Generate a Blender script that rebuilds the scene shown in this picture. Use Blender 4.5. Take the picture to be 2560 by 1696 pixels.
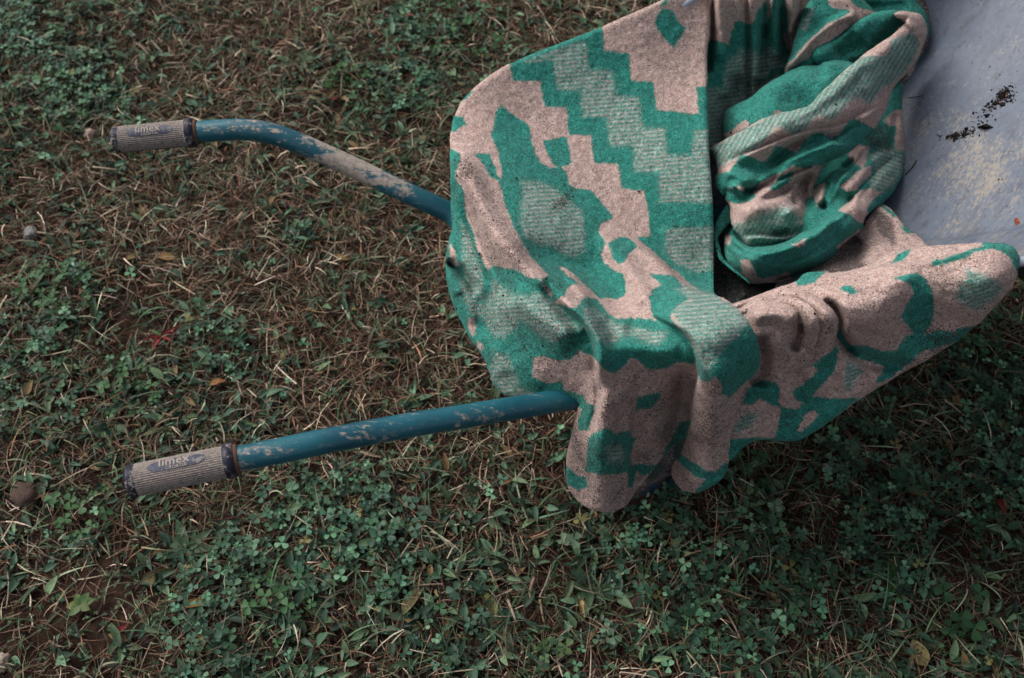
import bpy, bmesh, math, random
import numpy as np
from mathutils import Vector, Matrix

# ------------------------------------------------------------------ camera, sky, sun, exposure
scene = bpy.context.scene
for o in list(bpy.data.objects):
    bpy.data.objects.remove(o)
C = scene.collection
CAM_Z, PITCH, FOC = 1.60, math.radians(56.0), 2489.0     # eye height, downward pitch, focal length in photo pixels
cam_d = bpy.data.cameras.new('camera')
cam = bpy.data.objects.new('camera', cam_d)
C.objects.link(cam)
cam.location = (0, 0, CAM_Z)
cam.rotation_euler = (math.pi / 2 - PITCH, 0, 0)
cam_d.sensor_width = 36.0
cam_d.lens = FOC / 2560.0 * 36.0
cam_d.clip_start, cam_d.clip_end = 0.02, 500.0
cam_d.dof.use_dof = True
cam_d.dof.focus_distance = 1.36
cam_d.dof.aperture_fstop = 5.6
scene.camera = cam

SUN_EL, SUN_AZ = math.radians(48), math.radians(-62)      # light from the upper left, a little behind
world = bpy.data.worlds.new('World')
scene.world = world
world.use_nodes = True
wn = world.node_tree.nodes
bg = wn['Background']
sky = wn.new('ShaderNodeTexSky')
sky.sky_type = 'NISHITA'
sky.sun_disc = False
sky.sun_elevation = SUN_EL
sky.sun_rotation = SUN_AZ
sky.air_density, sky.dust_density, sky.ozone_density = 1.0, 5.0, 1.0
grey = wn.new('ShaderNodeHueSaturation')            # thin even cloud: the sky's colour is mostly washed out
grey.inputs['Saturation'].default_value = 0.40
world.node_tree.links.new(sky.outputs[0], grey.inputs['Color'])
world.node_tree.links.new(grey.outputs[0], bg.inputs[0])
bg.inputs[1].default_value = 0.085

sun_d = bpy.data.lights.new('sun', 'SUN')
sun = bpy.data.objects.new('sun', sun_d)
C.objects.link(sun)
sun_d.energy = 1.5
sun_d.angle = math.radians(38)
sun_d.color = (1.0, 0.965, 0.93)
sdir = Vector((math.cos(SUN_EL) * math.sin(SUN_AZ), math.cos(SUN_EL) * math.cos(SUN_AZ), math.sin(SUN_EL)))
sun.rotation_euler = sdir.to_track_quat('Z', 'Y').to_euler()

scene.view_settings.view_transform = 'Standard'
scene.view_settings.look = 'None'
scene.view_settings.exposure = 0.88
scene.view_settings.gamma = 1.0
scene.cycles.max_bounces = 6
scene.cycles.diffuse_bounces = 4
scene.cycles.use_denoising = True

# ------------------------------------------------------------------ helpers
rng = np.random.default_rng(7)
random.seed(7)
CO = np.array([0.0, 0.0, CAM_Z])
FW = np.array([0.0, math.cos(PITCH), -math.sin(PITCH)])
UP = np.array([0.0, math.sin(PITCH), math.cos(PITCH)])
RT = np.array([1.0, 0.0, 0.0])

def rays(px, py):
    px = np.asarray(px, float); py = np.asarray(py, float)
    return (FW + ((px - 1280.0) / FOC)[..., None] * RT - ((py - 848.0) / FOC)[..., None] * UP)

def at(px, py, z=0.0):
    """The point of the place at height z that the photograph shows at that pixel."""
    r = rays(px, py)
    t = (np.asarray(z, float) - CAM_Z) / r[..., 2]
    return CO + r * t[..., None]

def to_px(p):
    d = np.asarray(p, float) - CO
    w = d @ FW
    return 1280.0 + FOC * (d @ RT) / w, 848.0 - FOC * (d @ UP) / w, w

def link(name, me, parent=None, mats=()):
    o = bpy.data.objects.new(name, me)
    C.objects.link(o)
    if parent is not None:
        o.parent = parent
    for m in mats:
        me.materials.append(m)
    return o

def empty(name, loc=(0, 0, 0)):
    o = bpy.data.objects.new(name, None)
    o.empty_display_size = 0.05
    o.location = loc
    C.objects.link(o)
    return o

def tag(o, label=None, cat=None, group=None, kind=None):
    if label: o['label'] = label
    if cat: o['category'] = cat
    if group: o['group'] = group
    if kind: o['kind'] = kind
    return o

def np_mesh(name, verts, faces, smooth=True):
    """faces: (n,3) or (n,4) int array"""
    me = bpy.data.meshes.new(name)
    verts = np.asarray(verts, np.float32); faces = np.asarray(faces, np.int32)
    n, k = faces.shape
    me.vertices.add(len(verts)); me.vertices.foreach_set('co', verts.ravel())
    me.loops.add(n * k); me.loops.foreach_set('vertex_index', faces.ravel())
    me.polygons.add(n)
    me.polygons.foreach_set('loop_start', np.arange(0, n * k, k, dtype=np.int32))
    me.polygons.foreach_set('use_smooth', np.full(n, smooth))
    me.update(calc_edges=True)
    return me

def add_color(me, name, rgba):
    a = me.attributes.new(name, 'FLOAT_COLOR', 'POINT')
    a.data.foreach_set('color', np.asarray(rgba, np.float32).ravel())

def add_float(me, name, v):
    a = me.attributes.new(name, 'FLOAT', 'POINT')
    a.data.foreach_set('value', np.asarray(v, np.float32).ravel())

def noise2(x, y, seed=0):
    """smooth value noise, numpy"""
    r = np.random.default_rng(seed).random((256, 256))
    xi = np.floor(x).astype(int); yi = np.floor(y).astype(int)
    fx = x - xi; fy = y - yi
    fx = fx * fx * (3 - 2 * fx); fy = fy * fy * (3 - 2 * fy)
    g = lambda a, b: r[a % 256, b % 256]
    return ((g(xi, yi) * (1 - fx) + g(xi + 1, yi) * fx) * (1 - fy)
            + (g(xi, yi + 1) * (1 - fx) + g(xi + 1, yi + 1) * fx) * fy) * 2 - 1

def fbm2(x, y, oct=4, seed=0):
    s = 0.0; a = 0.5
    for k in range(oct):
        s = s + a * noise2(x * 2 ** k + 17.3 * k, y * 2 ** k - 9.1 * k, seed + k)
        a *= 0.5
    return s

class NT:
    """small helper for building node materials"""
    def __init__(self, name):
        self.m = bpy.data.materials.new(name); self.m.use_nodes = True
        self.t = self.m.node_tree; self.n = self.t.nodes
        self.b = self.n['Principled BSDF']
    def new(self, typ, **kw):
        nd = self.n.new(typ)
        for k, v in kw.items():
            if k.startswith('i_'):
                nd.inputs[int(k[2:])].default_value = v
            else:
                setattr(nd, k, v)
        return nd
    def lk(self, a, b): self.t.links.new(a, b)
    def val(self, inp, x):
        if hasattr(x, 'is_linked') or isinstance(x, bpy.types.NodeSocket): self.lk(x, inp)
        else: inp.default_value = x
    def math(self, op, a, b=0.0, c=None, clamp=False):
        nd = self.new('ShaderNodeMath', operation=op, use_clamp=clamp)
        self.val(nd.inputs[0], a); self.val(nd.inputs[1], b)
        if c is not None: self.val(nd.inputs[2], c)
        return nd.outputs[0]
    def mix(self, f, a, b, blend='MIX'):
        nd = self.new('ShaderNodeMix', data_type='RGBA', blend_type=blend)
        self.val(nd.inputs['Factor'], f)
        for s, x in ((nd.inputs[6], a), (nd.inputs[7], b)):
            if isinstance(x, (tuple, list)): s.default_value = (*x[:3], 1)
            else: self.lk(x, s)
        return nd.outputs[2]
    def noise(self, scale, detail=2.0, rough=0.5, vec=None, out=0):
        nd = self.new('ShaderNodeTexNoise')
        nd.inputs['Scale'].default_value = scale; nd.inputs['Detail'].default_value = detail
        nd.inputs['Roughness'].default_value = rough
        if vec is not None: self.lk(vec, nd.inputs['Vector'])
        return nd.outputs[out]
    def ramp(self, x, lo, hi, a=0.0, b=1.0):
        nd = self.new('ShaderNodeMapRange', interpolation_type='SMOOTHSTEP')
        self.lk(x, nd.inputs[0])
        for i, v in zip((1, 2, 3, 4), (lo, hi, a, b)): self.val(nd.inputs[i], v)
        return nd.outputs[0]
    def attr(self, name):
        return self.new('ShaderNodeAttribute', attribute_name=name)
    def coord(self, kind='Object'):
        return self.new('ShaderNodeTexCoord').outputs[kind]
    def mapping(self, vec, scale=(1, 1, 1), rot=(0, 0, 0)):
        nd = self.new('ShaderNodeMapping')
        nd.inputs['Scale'].default_value = scale; nd.inputs['Rotation'].default_value = rot
        self.lk(vec, nd.inputs['Vector'])
        return nd.outputs[0]
    def bump(self, h, strength=0.5, dist=0.001, normal=None):
        nd = self.new('ShaderNodeBump')
        nd.inputs['Strength'].default_value = strength; nd.inputs['Distance'].default_value = dist
        self.lk(h, nd.inputs['Height'])
        if normal is not None: self.lk(normal, nd.inputs['Normal'])
        return nd.outputs[0]
    def done(self, color=None, rough=None, normal=None, spec=None, metallic=None):
        if color is not None: self.val(self.b.inputs['Base Color'], color if not isinstance(color, tuple) else (*color[:3], 1))
        if rough is not None: self.val(self.b.inputs['Roughness'], rough)
        if normal is not None: self.lk(normal, self.b.inputs['Normal'])
        if spec is not None: self.val(self.b.inputs['Specular IOR Level'], spec)
        if metallic is not None: self.val(self.b.inputs['Metallic'], metallic)
        return self.m
# ------------------------------------------------------------------ the blanket: each fold is a sheet with its own outline, heights, ridges and creases
REG = {'F': (0, 0, 1.0), 'R1': (1080, 0, 2.8), 'R2': (1760, 0, 2.8), 'R3': (1080, 540, 3.1365), 'R4': (1760, 480, 2.959),
       'R5': (1360, 860, 2.959), 'Z5': (1100, 440, 5.2275), 'Z6': (1560, 1080, 7.127), 'Z7': (1760, 380, 4.355),
       'W2': (1760, 0, 5.2275), 'W3': (2060, 0, 6.03), 'W4': (2000, 200, 4.9)}

def P(s):
    out = []; reg = REG['F']
    for tok in s.split():
        if tok in REG: reg = REG[tok]; continue
        x, y = tok.split(',')
        out.append((reg[0] + float(x) / reg[2], reg[1] + float(y) / reg[2]))
    return np.array(out)

def spline(pts, closed=False, n=6):
    """Catmull-Rom through the points"""
    pts = np.asarray(pts, float); m = len(pts)
    if m < 3: return pts
    res = []
    rngi = range(m) if closed else range(m - 1)
    for i in rngi:
        if closed: p0, p1, p2, p3 = pts[(i - 1) % m], pts[i], pts[(i + 1) % m], pts[(i + 2) % m]
        else: p0, p1, p2, p3 = pts[max(i - 1, 0)], pts[i], pts[i + 1], pts[min(i + 2, m - 1)]
        for k in range(n):
            t = k / n
            res.append(0.5 * ((2 * p1) + (p2 - p0) * t + (2 * p0 - 5 * p1 + 4 * p2 - p3) * t * t + (3 * p1 - p0 - 3 * p2 + p3) * t ** 3))
    if not closed: res.append(pts[-1])
    return np.array(res)

def seg_dist(x, y, pl, closed):
    """distance to a polyline, sign (+ on the left of its direction as seen in the picture), parameter 0..1, nearest point"""
    n = len(pl); best = np.full(x.shape, 1e18); sg = np.ones(x.shape); par = np.zeros(x.shape)
    nx = np.zeros(x.shape); ny = np.zeros(x.shape)
    segs = n if closed else n - 1
    for i in range(segs):
        a = pl[i]; b = pl[(i + 1) % n]
        ex, ey = b - a; L2 = ex * ex + ey * ey + 1e-12
        t = np.clip(((x - a[0]) * ex + (y - a[1]) * ey) / L2, 0, 1)
        qx = a[0] + t * ex; qy = a[1] + t * ey
        d2 = (x - qx) ** 2 + (y - qy) ** 2
        m = d2 < best
        best = np.where(m, d2, best); par = np.where(m, (i + t) / segs, par)
        nx = np.where(m, qx, nx); ny = np.where(m, qy, ny)
        cr = ex * (y - a[1]) - ey * (x - a[0])
        sg = np.where(m, np.where(cr > 0, -1.0, 1.0), sg)
    return np.sqrt(best), sg, par, nx, ny

def inside(x, y, pl):
    c = np.zeros(x.shape, bool); n = len(pl)
    for i in range(n):
        x1, y1 = pl[i]; x2, y2 = pl[(i + 1) % n]
        if y1 == y2: continue
        m = ((y1 > y) != (y2 > y)) & (x < (x2 - x1) * (y - y1) / (y2 - y1) + x1)
        c ^= m
    return c

def sdf(x, y, pl):
    """+ inside"""
    d = seg_dist(x, y, pl, True)[0]
    return np.where(inside(x, y, pl), d, -d)

def rbf(ctrl):
    """thin-plate interpolation of depth along the sight line; ctrl rows: px,py,z  or px,py,'y',world_y"""
    pts, dep = [], []
    for c in ctrl:
        r = rays(c[0], c[1])
        if len(c) == 3: t = (c[2] - CAM_Z) / r[2]
        else: t = c[3] / r[1]
        pts.append((c[0] / 1000, c[1] / 1000)); dep.append(t)
    pts = np.array(pts); dep = np.array(dep); n = len(pts)
    def K(d2): return 0.5 * d2 * np.log(d2 + 1e-9)
    A = np.zeros((n + 3, n + 3))
    A[:n, :n] = K(((pts[:, None] - pts[None]) ** 2).sum(-1)) + np.eye(n) * 1e-4
    A[:n, n] = 1; A[:n, n + 1:] = pts; A[n, :n] = 1; A[n + 1:, :n] = pts.T
    w = np.linalg.solve(A, np.concatenate([dep, np.zeros(3)]))
    def f(x, y):
        s = w[n] + w[n + 1] * x / 1000 + w[n + 2] * y / 1000
        for i in range(n):
            s = s + w[i] * K((x / 1000 - pts[i, 0]) ** 2 + (y / 1000 - pts[i, 1]) ** 2)
        return s
    return f

def blur(a, k):
    for _ in range(k):
        p = np.pad(a, 1, mode='edge')
        a = (p[:-2, 1:-1] + p[2:, 1:-1] + p[1:-1, :-2] + p[1:-1, 2:] + 4 * p[1:-1, 1:-1]) / 8
    return a

def sstep(x, a, b):
    t = np.clip((x - a) / (b - a), 0, 1)
    return t * t * (3 - 2 * t)

cloth_parts = []          # (verts, quads, green, heather, dirt, weave)

def sheet(outline, ctrl, R=0.02, feats=(), paint=(), base='p', step=3.0, weave=None, noise=0.0012, smooth_outline=True, seed=1, dirt_shade=0.25, back=True, nsm=2, heap=False, amp=1.0, soft0=4.5):
    """One fold of cloth. R: radius (m) of the turned edge. feats: ('r', line, amp, width_px[, end_taper]) ridge or (neg.) valley;
       ('c', line, amp_left, width_left, amp_right, width_right) crease. paint: (type, polygon[, softness])"""
    ol = P(outline) if isinstance(outline, str) else np.array(outline)
    if smooth_outline:
        ol = spline(ol, True, 7)
        ol = ol + 1.6 * np.stack([noise2(ol[:, 0] / 23, ol[:, 1] / 23, 91), noise2(ol[:, 0] / 23, ol[:, 1] / 23, 92)], 1)     # no cut edge is ever quite straight
    x0, y0 = ol.min(0) - 2 * step; x1, y1 = ol.max(0) + 2 * step
    gx = np.arange(x0, x1 + step, step); gy = np.arange(y0, y1 + step, step)
    X, Y = np.meshgrid(gx, gy)
    dist, _, _, nx, ny = seg_dist(X, Y, ol, True)
    ins = inside(X, Y, ol)
    # keep cells with a vertex inside; pull their outside vertices onto the outline
    cell = ins[:-1, :-1] | ins[1:, :-1] | ins[:-1, 1:] | ins[1:, 1:]
    X = np.where(ins, X, nx); Y = np.where(ins, Y, ny)
    near = ins & (dist < 0.3 * step)
    X = np.where(near, nx, X); Y = np.where(near, ny, Y)
    s = np.where(ins & ~near, dist, 0.0)
    if heap:       # the heap leans up against the far wall of the tray
        ctrl = [(c[0], c[1], c[2] + float(np.interp(c[1], [0, 100, 200, 300], [.075, .05, .022, 0]))) for c in ctrl]
    t = rbf(ctrl)(X, Y)
    disp = np.zeros_like(t)
    for f in feats:
        pl = spline(P(f[1]), False, 5)
        d, sg, par, _, _ = seg_dist(X, Y, pl, False)
        tap = f[4] if f[0] == 'r' and len(f) > 4 else (f[6] if f[0] == 'c' and len(f) > 6 else 0.25)
        if isinstance(tap, (int, float)): tap = (tap, tap)
        env = np.ones_like(par)
        if tap[0] > 0: env *= sstep(par, -0.001, tap[0])
        if tap[1] > 0: env *= sstep(1 - par, -0.001, tap[1])
        if f[0] == 'r':
            disp += f[2] * env * np.exp(-(d / f[3]) ** 2)
        else:
            lf = np.exp(-(d / (1.6 * f[3])) ** 2) * (.25 + .75 * np.sqrt(1 - (1 - np.clip(d / 16.0, 0, 1)) ** 2)); rg = np.exp(-d / f[5])
            k = 0.5 + 0.5 * np.tanh(d * sg / 2.0)
            disp += env * (f[2] * lf * k - f[4] * rg * (1 - k))
    disp = blur(disp * amp, nsm)
    if noise:
        disp = disp + noise * (fbm2(X / 42.0, Y / 42.0, 3, seed * 11) * 2.0 + 0.5 * noise2(X / 11.0, Y / 11.0, seed))
    sm = s * t / FOC
    q = np.clip(R - sm, 0, R)
    t = t - disp + (R - np.sqrt(np.maximum(R * R - q * q, 0)))
    V = CO + rays(X, Y) * t[..., None]
    # colours
    kind = {'p': (0, 0), 'g': (1, 0), 'h': (0.58, 1)}
    G = np.full(X.shape, float(kind[base][0])); H = np.full(X.shape, float(kind[base][1])); D = np.full(X.shape, dirt_shade)
    wob = 1.8 * noise2(X / 6.0, Y / 6.0, 5) + 1.2 * noise2(X / 20.0, Y / 20.0, 6)
    for p in paint:
        pl = P(p[1]); soft = (p[2] if len(p) > 2 else soft0) + (5.0 if p[0] == 'h' else 1.5)
        bx0, by0 = pl.min(0) - 30; bx1, by1 = pl.max(0) + 30
        m = (X > bx0) & (X < bx1) & (Y > by0) & (Y < by1)
        if not m.any(): continue
        w = np.zeros(X.shape); w[m] = sstep(sdf(X[m], Y[m], pl) + wob[m], -soft, soft)
        if p[0] == 'd':
            D = D * (1 - w) + p[3] * w; continue
        g, h = kind[p[0]]
        G = G * (1 - w) + g * w; H = H * (1 - w) + h * w
    if weave is None: W = Y / 10.5
    else:
        W = sum(c * v for c, v in zip(weave, (X, Y, np.ones_like(X)))) / 10.5
    ids = -np.ones(X.shape, int)
    used = np.zeros(X.shape, bool)
    for a in (slice(None, -1), slice(1, None)):
        for b in (slice(None, -1), slice(1, None)):
            used[a, b] |= cell
    ids[used] = np.arange(used.sum())
    quads = np.stack([ids[:-1, :-1][cell], ids[1:, :-1][cell], ids[1:, 1:][cell], ids[:-1, 1:][cell]], 1)
    v = V[used]; n = len(v); g = G[used]; h = H[used]; dd = D[used]; w = W[used]
    if back:            # the underside of the cloth, a wool thickness behind, joined along the edge
        r = rays(X, Y)[used]; r /= np.linalg.norm(r, axis=1)[:, None]
        e = {}
        for a, b in ((0, 1), (1, 2), (2, 3), (3, 0)):
            ea = np.stack([quads[:, a], quads[:, b]], 1)
            for i, j in ea: e[(i, j)] = e.get((i, j), 0) + 1
        bnd = [(i, j) for (i, j) in e if (j, i) not in e and i != j]
        side = np.array([(j, i, i + n, j + n) for i, j in bnd]) if bnd else np.zeros((0, 4), int)
        v = np.concatenate([v, v + r * 0.006]); quads = np.concatenate([quads, quads[:, ::-1] + n, side])
        g = np.tile(g, 2); h = np.tile(h, 2); dd = np.tile(dd, 2); w = np.tile(w, 2)
    cloth_parts.append((v, quads, g, h, dd, w))
# ------------------------------------------------------------------ ground and what grows on it
def ground_z(x, y):
    return .020 * fbm2(x * 2.1 + 5, y * 2.1 + 3, 3, 21) + .006 * fbm2(x * 14, y * 14, 3, 33)

def soil_mat():
    N = NT('damp_soil')
    co = N.coord('Object')
    n1 = N.noise(6, 5, .6, co); n2 = N.noise(70, 5, .65, co); n3 = N.noise(350, 3, .6, co)
    col = N.mix(N.ramp(n2, .3, .7), (.009, .0055, .0042), (.034, .020, .0145))
    col = N.mix(N.ramp(n1, .52, .68, 0, .7), col, (.048, .026, .019))
    col = N.mix(N.ramp(n3, .64, .74, 0, .6), col, (.09, .065, .05))
    return N.done(col, .92, N.bump(n3, .5, .002, N.bump(n2, .9, .006)), .05)
fine = np.arange(-1.7, 1.9, .0122); finey = np.arange(.0, 2.75, .0122)
ex = np.array([.1, .3, .8, 2, 5, 12, 30, 80, 200.0])
gx = np.concatenate([fine[0] - ex[::-1], fine, fine[-1] + ex]); gy = np.concatenate([finey[0] - ex[::-1], finey, finey[-1] + ex])
X, Y = np.meshgrid(gx, gy)
nx_, ny_ = len(gx), len(gy)
idx = np.arange(nx_ * ny_).reshape(ny_, nx_)
Qd = np.stack([idx[:-1, :-1], idx[:-1, 1:], idx[1:, 1:], idx[1:, :-1]], -1).reshape(-1, 4)
ground = link('ground', np_mesh('ground', np.stack([X, Y, ground_z(X, Y)], -1).reshape(-1, 3), Qd), None, [soil_mat()])
tag(ground, kind='structure')

# where the photograph shows green patches, bare soil and straw (pixel, radius, amount)
GREEN = [(120, 60, 190, 1.0), (150, 260, 190, 1.1), (330, 330, 60, .6), (900, 250, 130, .7), (1130, 90, 190, .9), (1050, 250, 120, .6), (330, 740, 0, 0), (150, 760, 120, 1.2), (350, 960, 150, .9), (80, 960, 110, .7), (500, 930, 140, .5), (620, 830, 140, .5),
         (60, 1330, 130, .7), (250, 1330, 130, .9), (550, 1400, 230, .9), (700, 1600, 220, .9), (1000, 1330, 200, 1.0), (1300, 1450, 230, .8), (1150, 1600, 200, .7), (1550, 1330, 150, .8), (1700, 1560, 230, .8), (2000, 1250, 230, .9),
         (2350, 900, 230, .9), (2480, 1150, 200, .9), (2250, 1400, 230, .7), (2400, 1600, 220, .9), (2050, 1600, 220, .8), (1900, 1130, 120, .6), (750, 1280, 90, .5), (800, 620, 150, .25), (980, 400, 140, .3)]
BARE = [(320, 810, 85, 1.0), (110, 560, 60, .8), (60, 1560, 150, .6), (300, 1500, 70, .9), (230, 1640, 120, .5), (2370, 1360, 60, .7), (2500, 1420, 110, .45), (1480, 1260, 60, .6), (2080, 1190, 60, .7), (1040, 870, 60, .4), (1610, 1400, 60, .5), (1200, 1560, 60, .3), (1000, 500, 70, .4)]
def blobs(lst, x, y):
    s = np.zeros_like(x)
    for px, py, r, a in lst:
        if r == 0: continue
        p = at(px, py, 0.0); rr = r * np.linalg.norm(p - CO) / FOC * 1.05
        s += a * np.exp(-((x - p[0]) ** 2 + ((y - p[1]) * .9) ** 2) / rr ** 2)
    return s
def green_d(x, y): return np.clip(blobs(GREEN, x, y) + .45 * fbm2(x * 6, y * 6, 3, 51), 0, 1.4)
def bare_d(x, y): return np.clip(blobs(BARE, x, y), 0, 1)

RING = False
def scatter(n, accept, seed, grow=.28):
    """points on the ground that the picture could show, thinned by accept(x, y) in 0..1"""
    r = np.random.default_rng(seed); out = []
    tot = 0
    while tot < n:
        if RING:      # the same growth carries on beyond the frame
            x = r.uniform(-2.6, 3.0, n * 2); y = r.uniform(-.5, 4.2, n * 2)
            k = ~((y > .30) & (y < 2.55) & (np.abs(x) < .79 + .36 * y))
            out.append(np.stack([x[k], y[k]], 1)); tot += k.sum()
            continue
        y = r.uniform(.30, 2.55, n * 2); hw = .62 + .36 * y + grow * .6
        x = r.uniform(-1, 1, n * 2) * hw
        k = r.random(n * 2) < accept(x, y) * (hw / 1.75)
        out.append(np.stack([x[k], y[k]], 1)); tot += k.sum()
        if len(out) > 60: break
    p = np.concatenate(out)[:n]
    return p[:, 0], p[:, 1], r

def blades(n, accept, seed, length, width, lift, curl, cols, name, seg=3, lay=.0, droop=1.0):
    """curved strips; lift: start angle range above the ground; droop bends them back down"""
    x, y, r = scatter(n, accept, seed); n = len(x)
    L = r.uniform(*length, n) * (0.6 + .4 * r.random(n)); W = r.uniform(*width, n)
    az = r.uniform(0, 2 * math.pi, n); el = r.uniform(*lift, n); bend = r.uniform(*curl, n) * r.choice([-1, 1], n)
    dr = r.uniform(.4, 1.3, n) * droop
    z = ground_z(x, y) + r.uniform(0, 1, n) ** 2 * lay
    P_ = np.stack([x, y, z], 1); V = np.zeros((n, seg + 1, 2, 3)); tw = r.uniform(-.9, .9, n)
    for k in range(seg + 1):
        s = k / seg
        w = W * (1 - .85 * max(0, s - .35) / .65) * .5
        d = np.stack([np.cos(az), np.sin(az), 0 * az], 1)
        sd = np.stack([-np.sin(az) * np.cos(tw), np.cos(az) * np.cos(tw), np.sin(tw)], 1)
        V[:, k, 0] = P_ - sd * w[:, None]; V[:, k, 1] = P_ + sd * w[:, None]
        P_ = P_ + (d * np.cos(el)[:, None] + np.array([0, 0, 1.0]) * np.sin(el)[:, None]) * (L / seg)[:, None]
        gz = ground_z(P_[:, 0], P_[:, 1]) + .001
        P_[:, 2] = np.maximum(P_[:, 2], gz)
        az = az + bend / seg; el = el - dr / seg
    base = (np.arange(n) * (seg + 1) * 2)[:, None]
    F = np.concatenate([base + np.array([2 * k, 2 * k + 1, 2 * k + 3, 2 * k + 2]) for k in range(seg)], 0)
    me = np_mesh(name, V.reshape(-1, 3), F)
    c = np.array(cols); pick = r.integers(0, len(c), n); cc = c[pick] * np.exp(np.clip(r.normal(.05, .55, (n, 1)), -1.4, .95)) * r.uniform(.93, 1.07, (n, 3))
    cc = np.repeat(np.concatenate([cc, np.ones((n, 1))], 1), (seg + 1) * 2, 0)
    add_color(me, 'tint', cc)
    return me

def leaf_mat(name, rough=.55, trans=.12, var=.35):
    N = NT(name)
    t = N.attr('tint').outputs['Color']
    n = N.noise(160, 3, .6, N.coord('Object'))
    col = N.mix(N.ramp(n, .3, .7, 0, var), t, (.0, .0, .0))
    m = N.done(col, rough, None, .14)
    if trans: N.b.inputs['Subsurface Weight'].default_value = 0.0
    return m
DRY = leaf_mat('dry_straw', .85, 0, .45); GRN = leaf_mat('green_leaf', .5, .1, .3)

open_ = lambda x, y: np.clip(1 - .85 * bare_d(x, y), .05, 1)
straw_cols = [(.165, .108, .074), (.24, .172, .120), (.115, .062, .040), (.38, .31, .235), (.072, .040, .026), (.21, .158, .115), (.17, .090, .055), (.10, .055, .036), (.30, .235, .175), (.13, .125, .075)]
tag(link('thatch', blades(66000, lambda x, y: open_(x, y), 101, (.02, .075), (.0009, .0024), (-.05, .25), (0, .9), [(.028, .0155, .010), (.052, .029, .019), (.085, .051, .034), (.018, .010, .007), (.15, .102, .072)], 'thatch', seg=2, lay=.016, droop=.4), None, [DRY]),
    'matted brown dead grass lying over the soil', 'dead grass', kind='stuff')
tag(link('straw', blades(46000, lambda x, y: np.clip(open_(x, y) * (1.0 - .55 * np.clip(green_d(x, y), 0, 1)), .04, 1), 102, (.018, .085), (.0009, .0024), (-.02, .5), (0, .8), straw_cols, 'straw', seg=3, lay=.028, droop=.75), None, [DRY]),
    'pale straw and dry grass stalks strewn over the ground', 'straw', kind='stuff')
grass_cols = [(.044, .076, .036), (.068, .104, .056), (.028, .056, .028), (.135, .150, .098), (.052, .094, .054)]
tag(link('grass', blades(15000, lambda x, y: np.clip(.55 + .4 * green_d(x, y), 0, 1) * open_(x, y), 103, (.03, .11), (.0012, .0036), (.1, 1.1), (0, 1.0), grass_cols, 'grass', seg=5, lay=.004, droop=1.5), None, [GRN]),
    'thin green grass blades growing among the straw', 'grass', kind='stuff')

# leaf shapes (x along the leaf, y across, z fold); every shape is a fan of quads
def lance(n=5, fold=.18, wav=0.0):
    s = np.linspace(0, 1, n + 1); w = np.sin(np.pi * s ** .8) ** .85 * .5 + .015
    V = []; F = []
    for k in range(n + 1):
        zz = -.35 * s[k] ** 2 * .5
        V += [(s[k], w[k], zz + fold * w[k]), (s[k], 0, zz), (s[k], -w[k], zz + fold * w[k])]
    for k in range(n):
        a = 3 * k; F += [(a, a + 1, a + 4, a + 3), (a + 1, a + 2, a + 5, a + 4)]
    return np.array(V, float), np.array(F)
def clover_leaflet():
    # heart-shaped leaflet, stalk end at the origin, length 1
    out = [(0, 0), (.35, .27), (.66, .43), (.88, .38), (1.0, .20), (.94, 0)]
    V = []; 
    for x, w in out: V += [(x, w, .22 * w - .10 * x * x), (x, 0, -.10 * x * x), (x, -w, .22 * w - .10 * x * x)]
    F = []
    for k in range(5):
        a = 3 * k; F += [(a, a + 1, a + 4, a + 3), (a + 1, a + 2, a + 5, a + 4)]
    return np.array(V, float), np.array(F)
def place_leaves(shape, org, az, el, roll, size, wid):
    """org (n,3); returns verts (n,k,3)"""
    S = shape[None] * np.stack([size, size * wid, size], 1)[:, None, :]
    ca, sa, ce, se, cr, sr = np.cos(az), np.sin(az), np.cos(el), np.sin(el), np.cos(roll), np.sin(roll)
    ex_ = np.stack([ca * ce, sa * ce, se], 1); ey_ = np.stack([-sa, ca, 0 * az], 1); ez_ = np.cross(ex_, ey_)
    y2 = ey_ * cr[:, None] + ez_ * sr[:, None]; z2 = np.cross(ex_, y2)
    return org[:, None, :] + S[..., :1] * ex_[:, None] + S[..., 1:2] * y2[:, None] + S[..., 2:] * z2[:, None]
def merge(sets):
    V, F, K, off = [], [], [], 0
    for v, f, c in sets:         # v (n,k,3), f (m,4), c (n,3)
        n, k, _ = v.shape
        V.append(v.reshape(-1, 3)); F.append((f[None] + (np.arange(n) * k)[:, None, None] + off).reshape(-1, 4)); K.append(np.repeat(np.concatenate([c, np.ones((n, 1))], 1), k, 0)); off += n * k
    return np.concatenate(V), np.concatenate(F), np.concatenate(K)
def stems(a, b, w):
    """thin strips from a to b"""
    d = b - a; sd = np.cross(d, np.array([.1, -.5, .9])); sd /= np.linalg.norm(sd, axis=1)[:, None] + 1e-9
    v = np.stack([a - sd * w, a + sd * w, b + sd * w * .8, b - sd * w * .8], 1)
    return v, np.array([[0, 1, 2, 3]])
clover_cols = np.array([(.027, .070, .036), (.039, .090, .047), (.017, .046, .026), (.062, .122, .072), (.033, .082, .052)])
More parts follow.
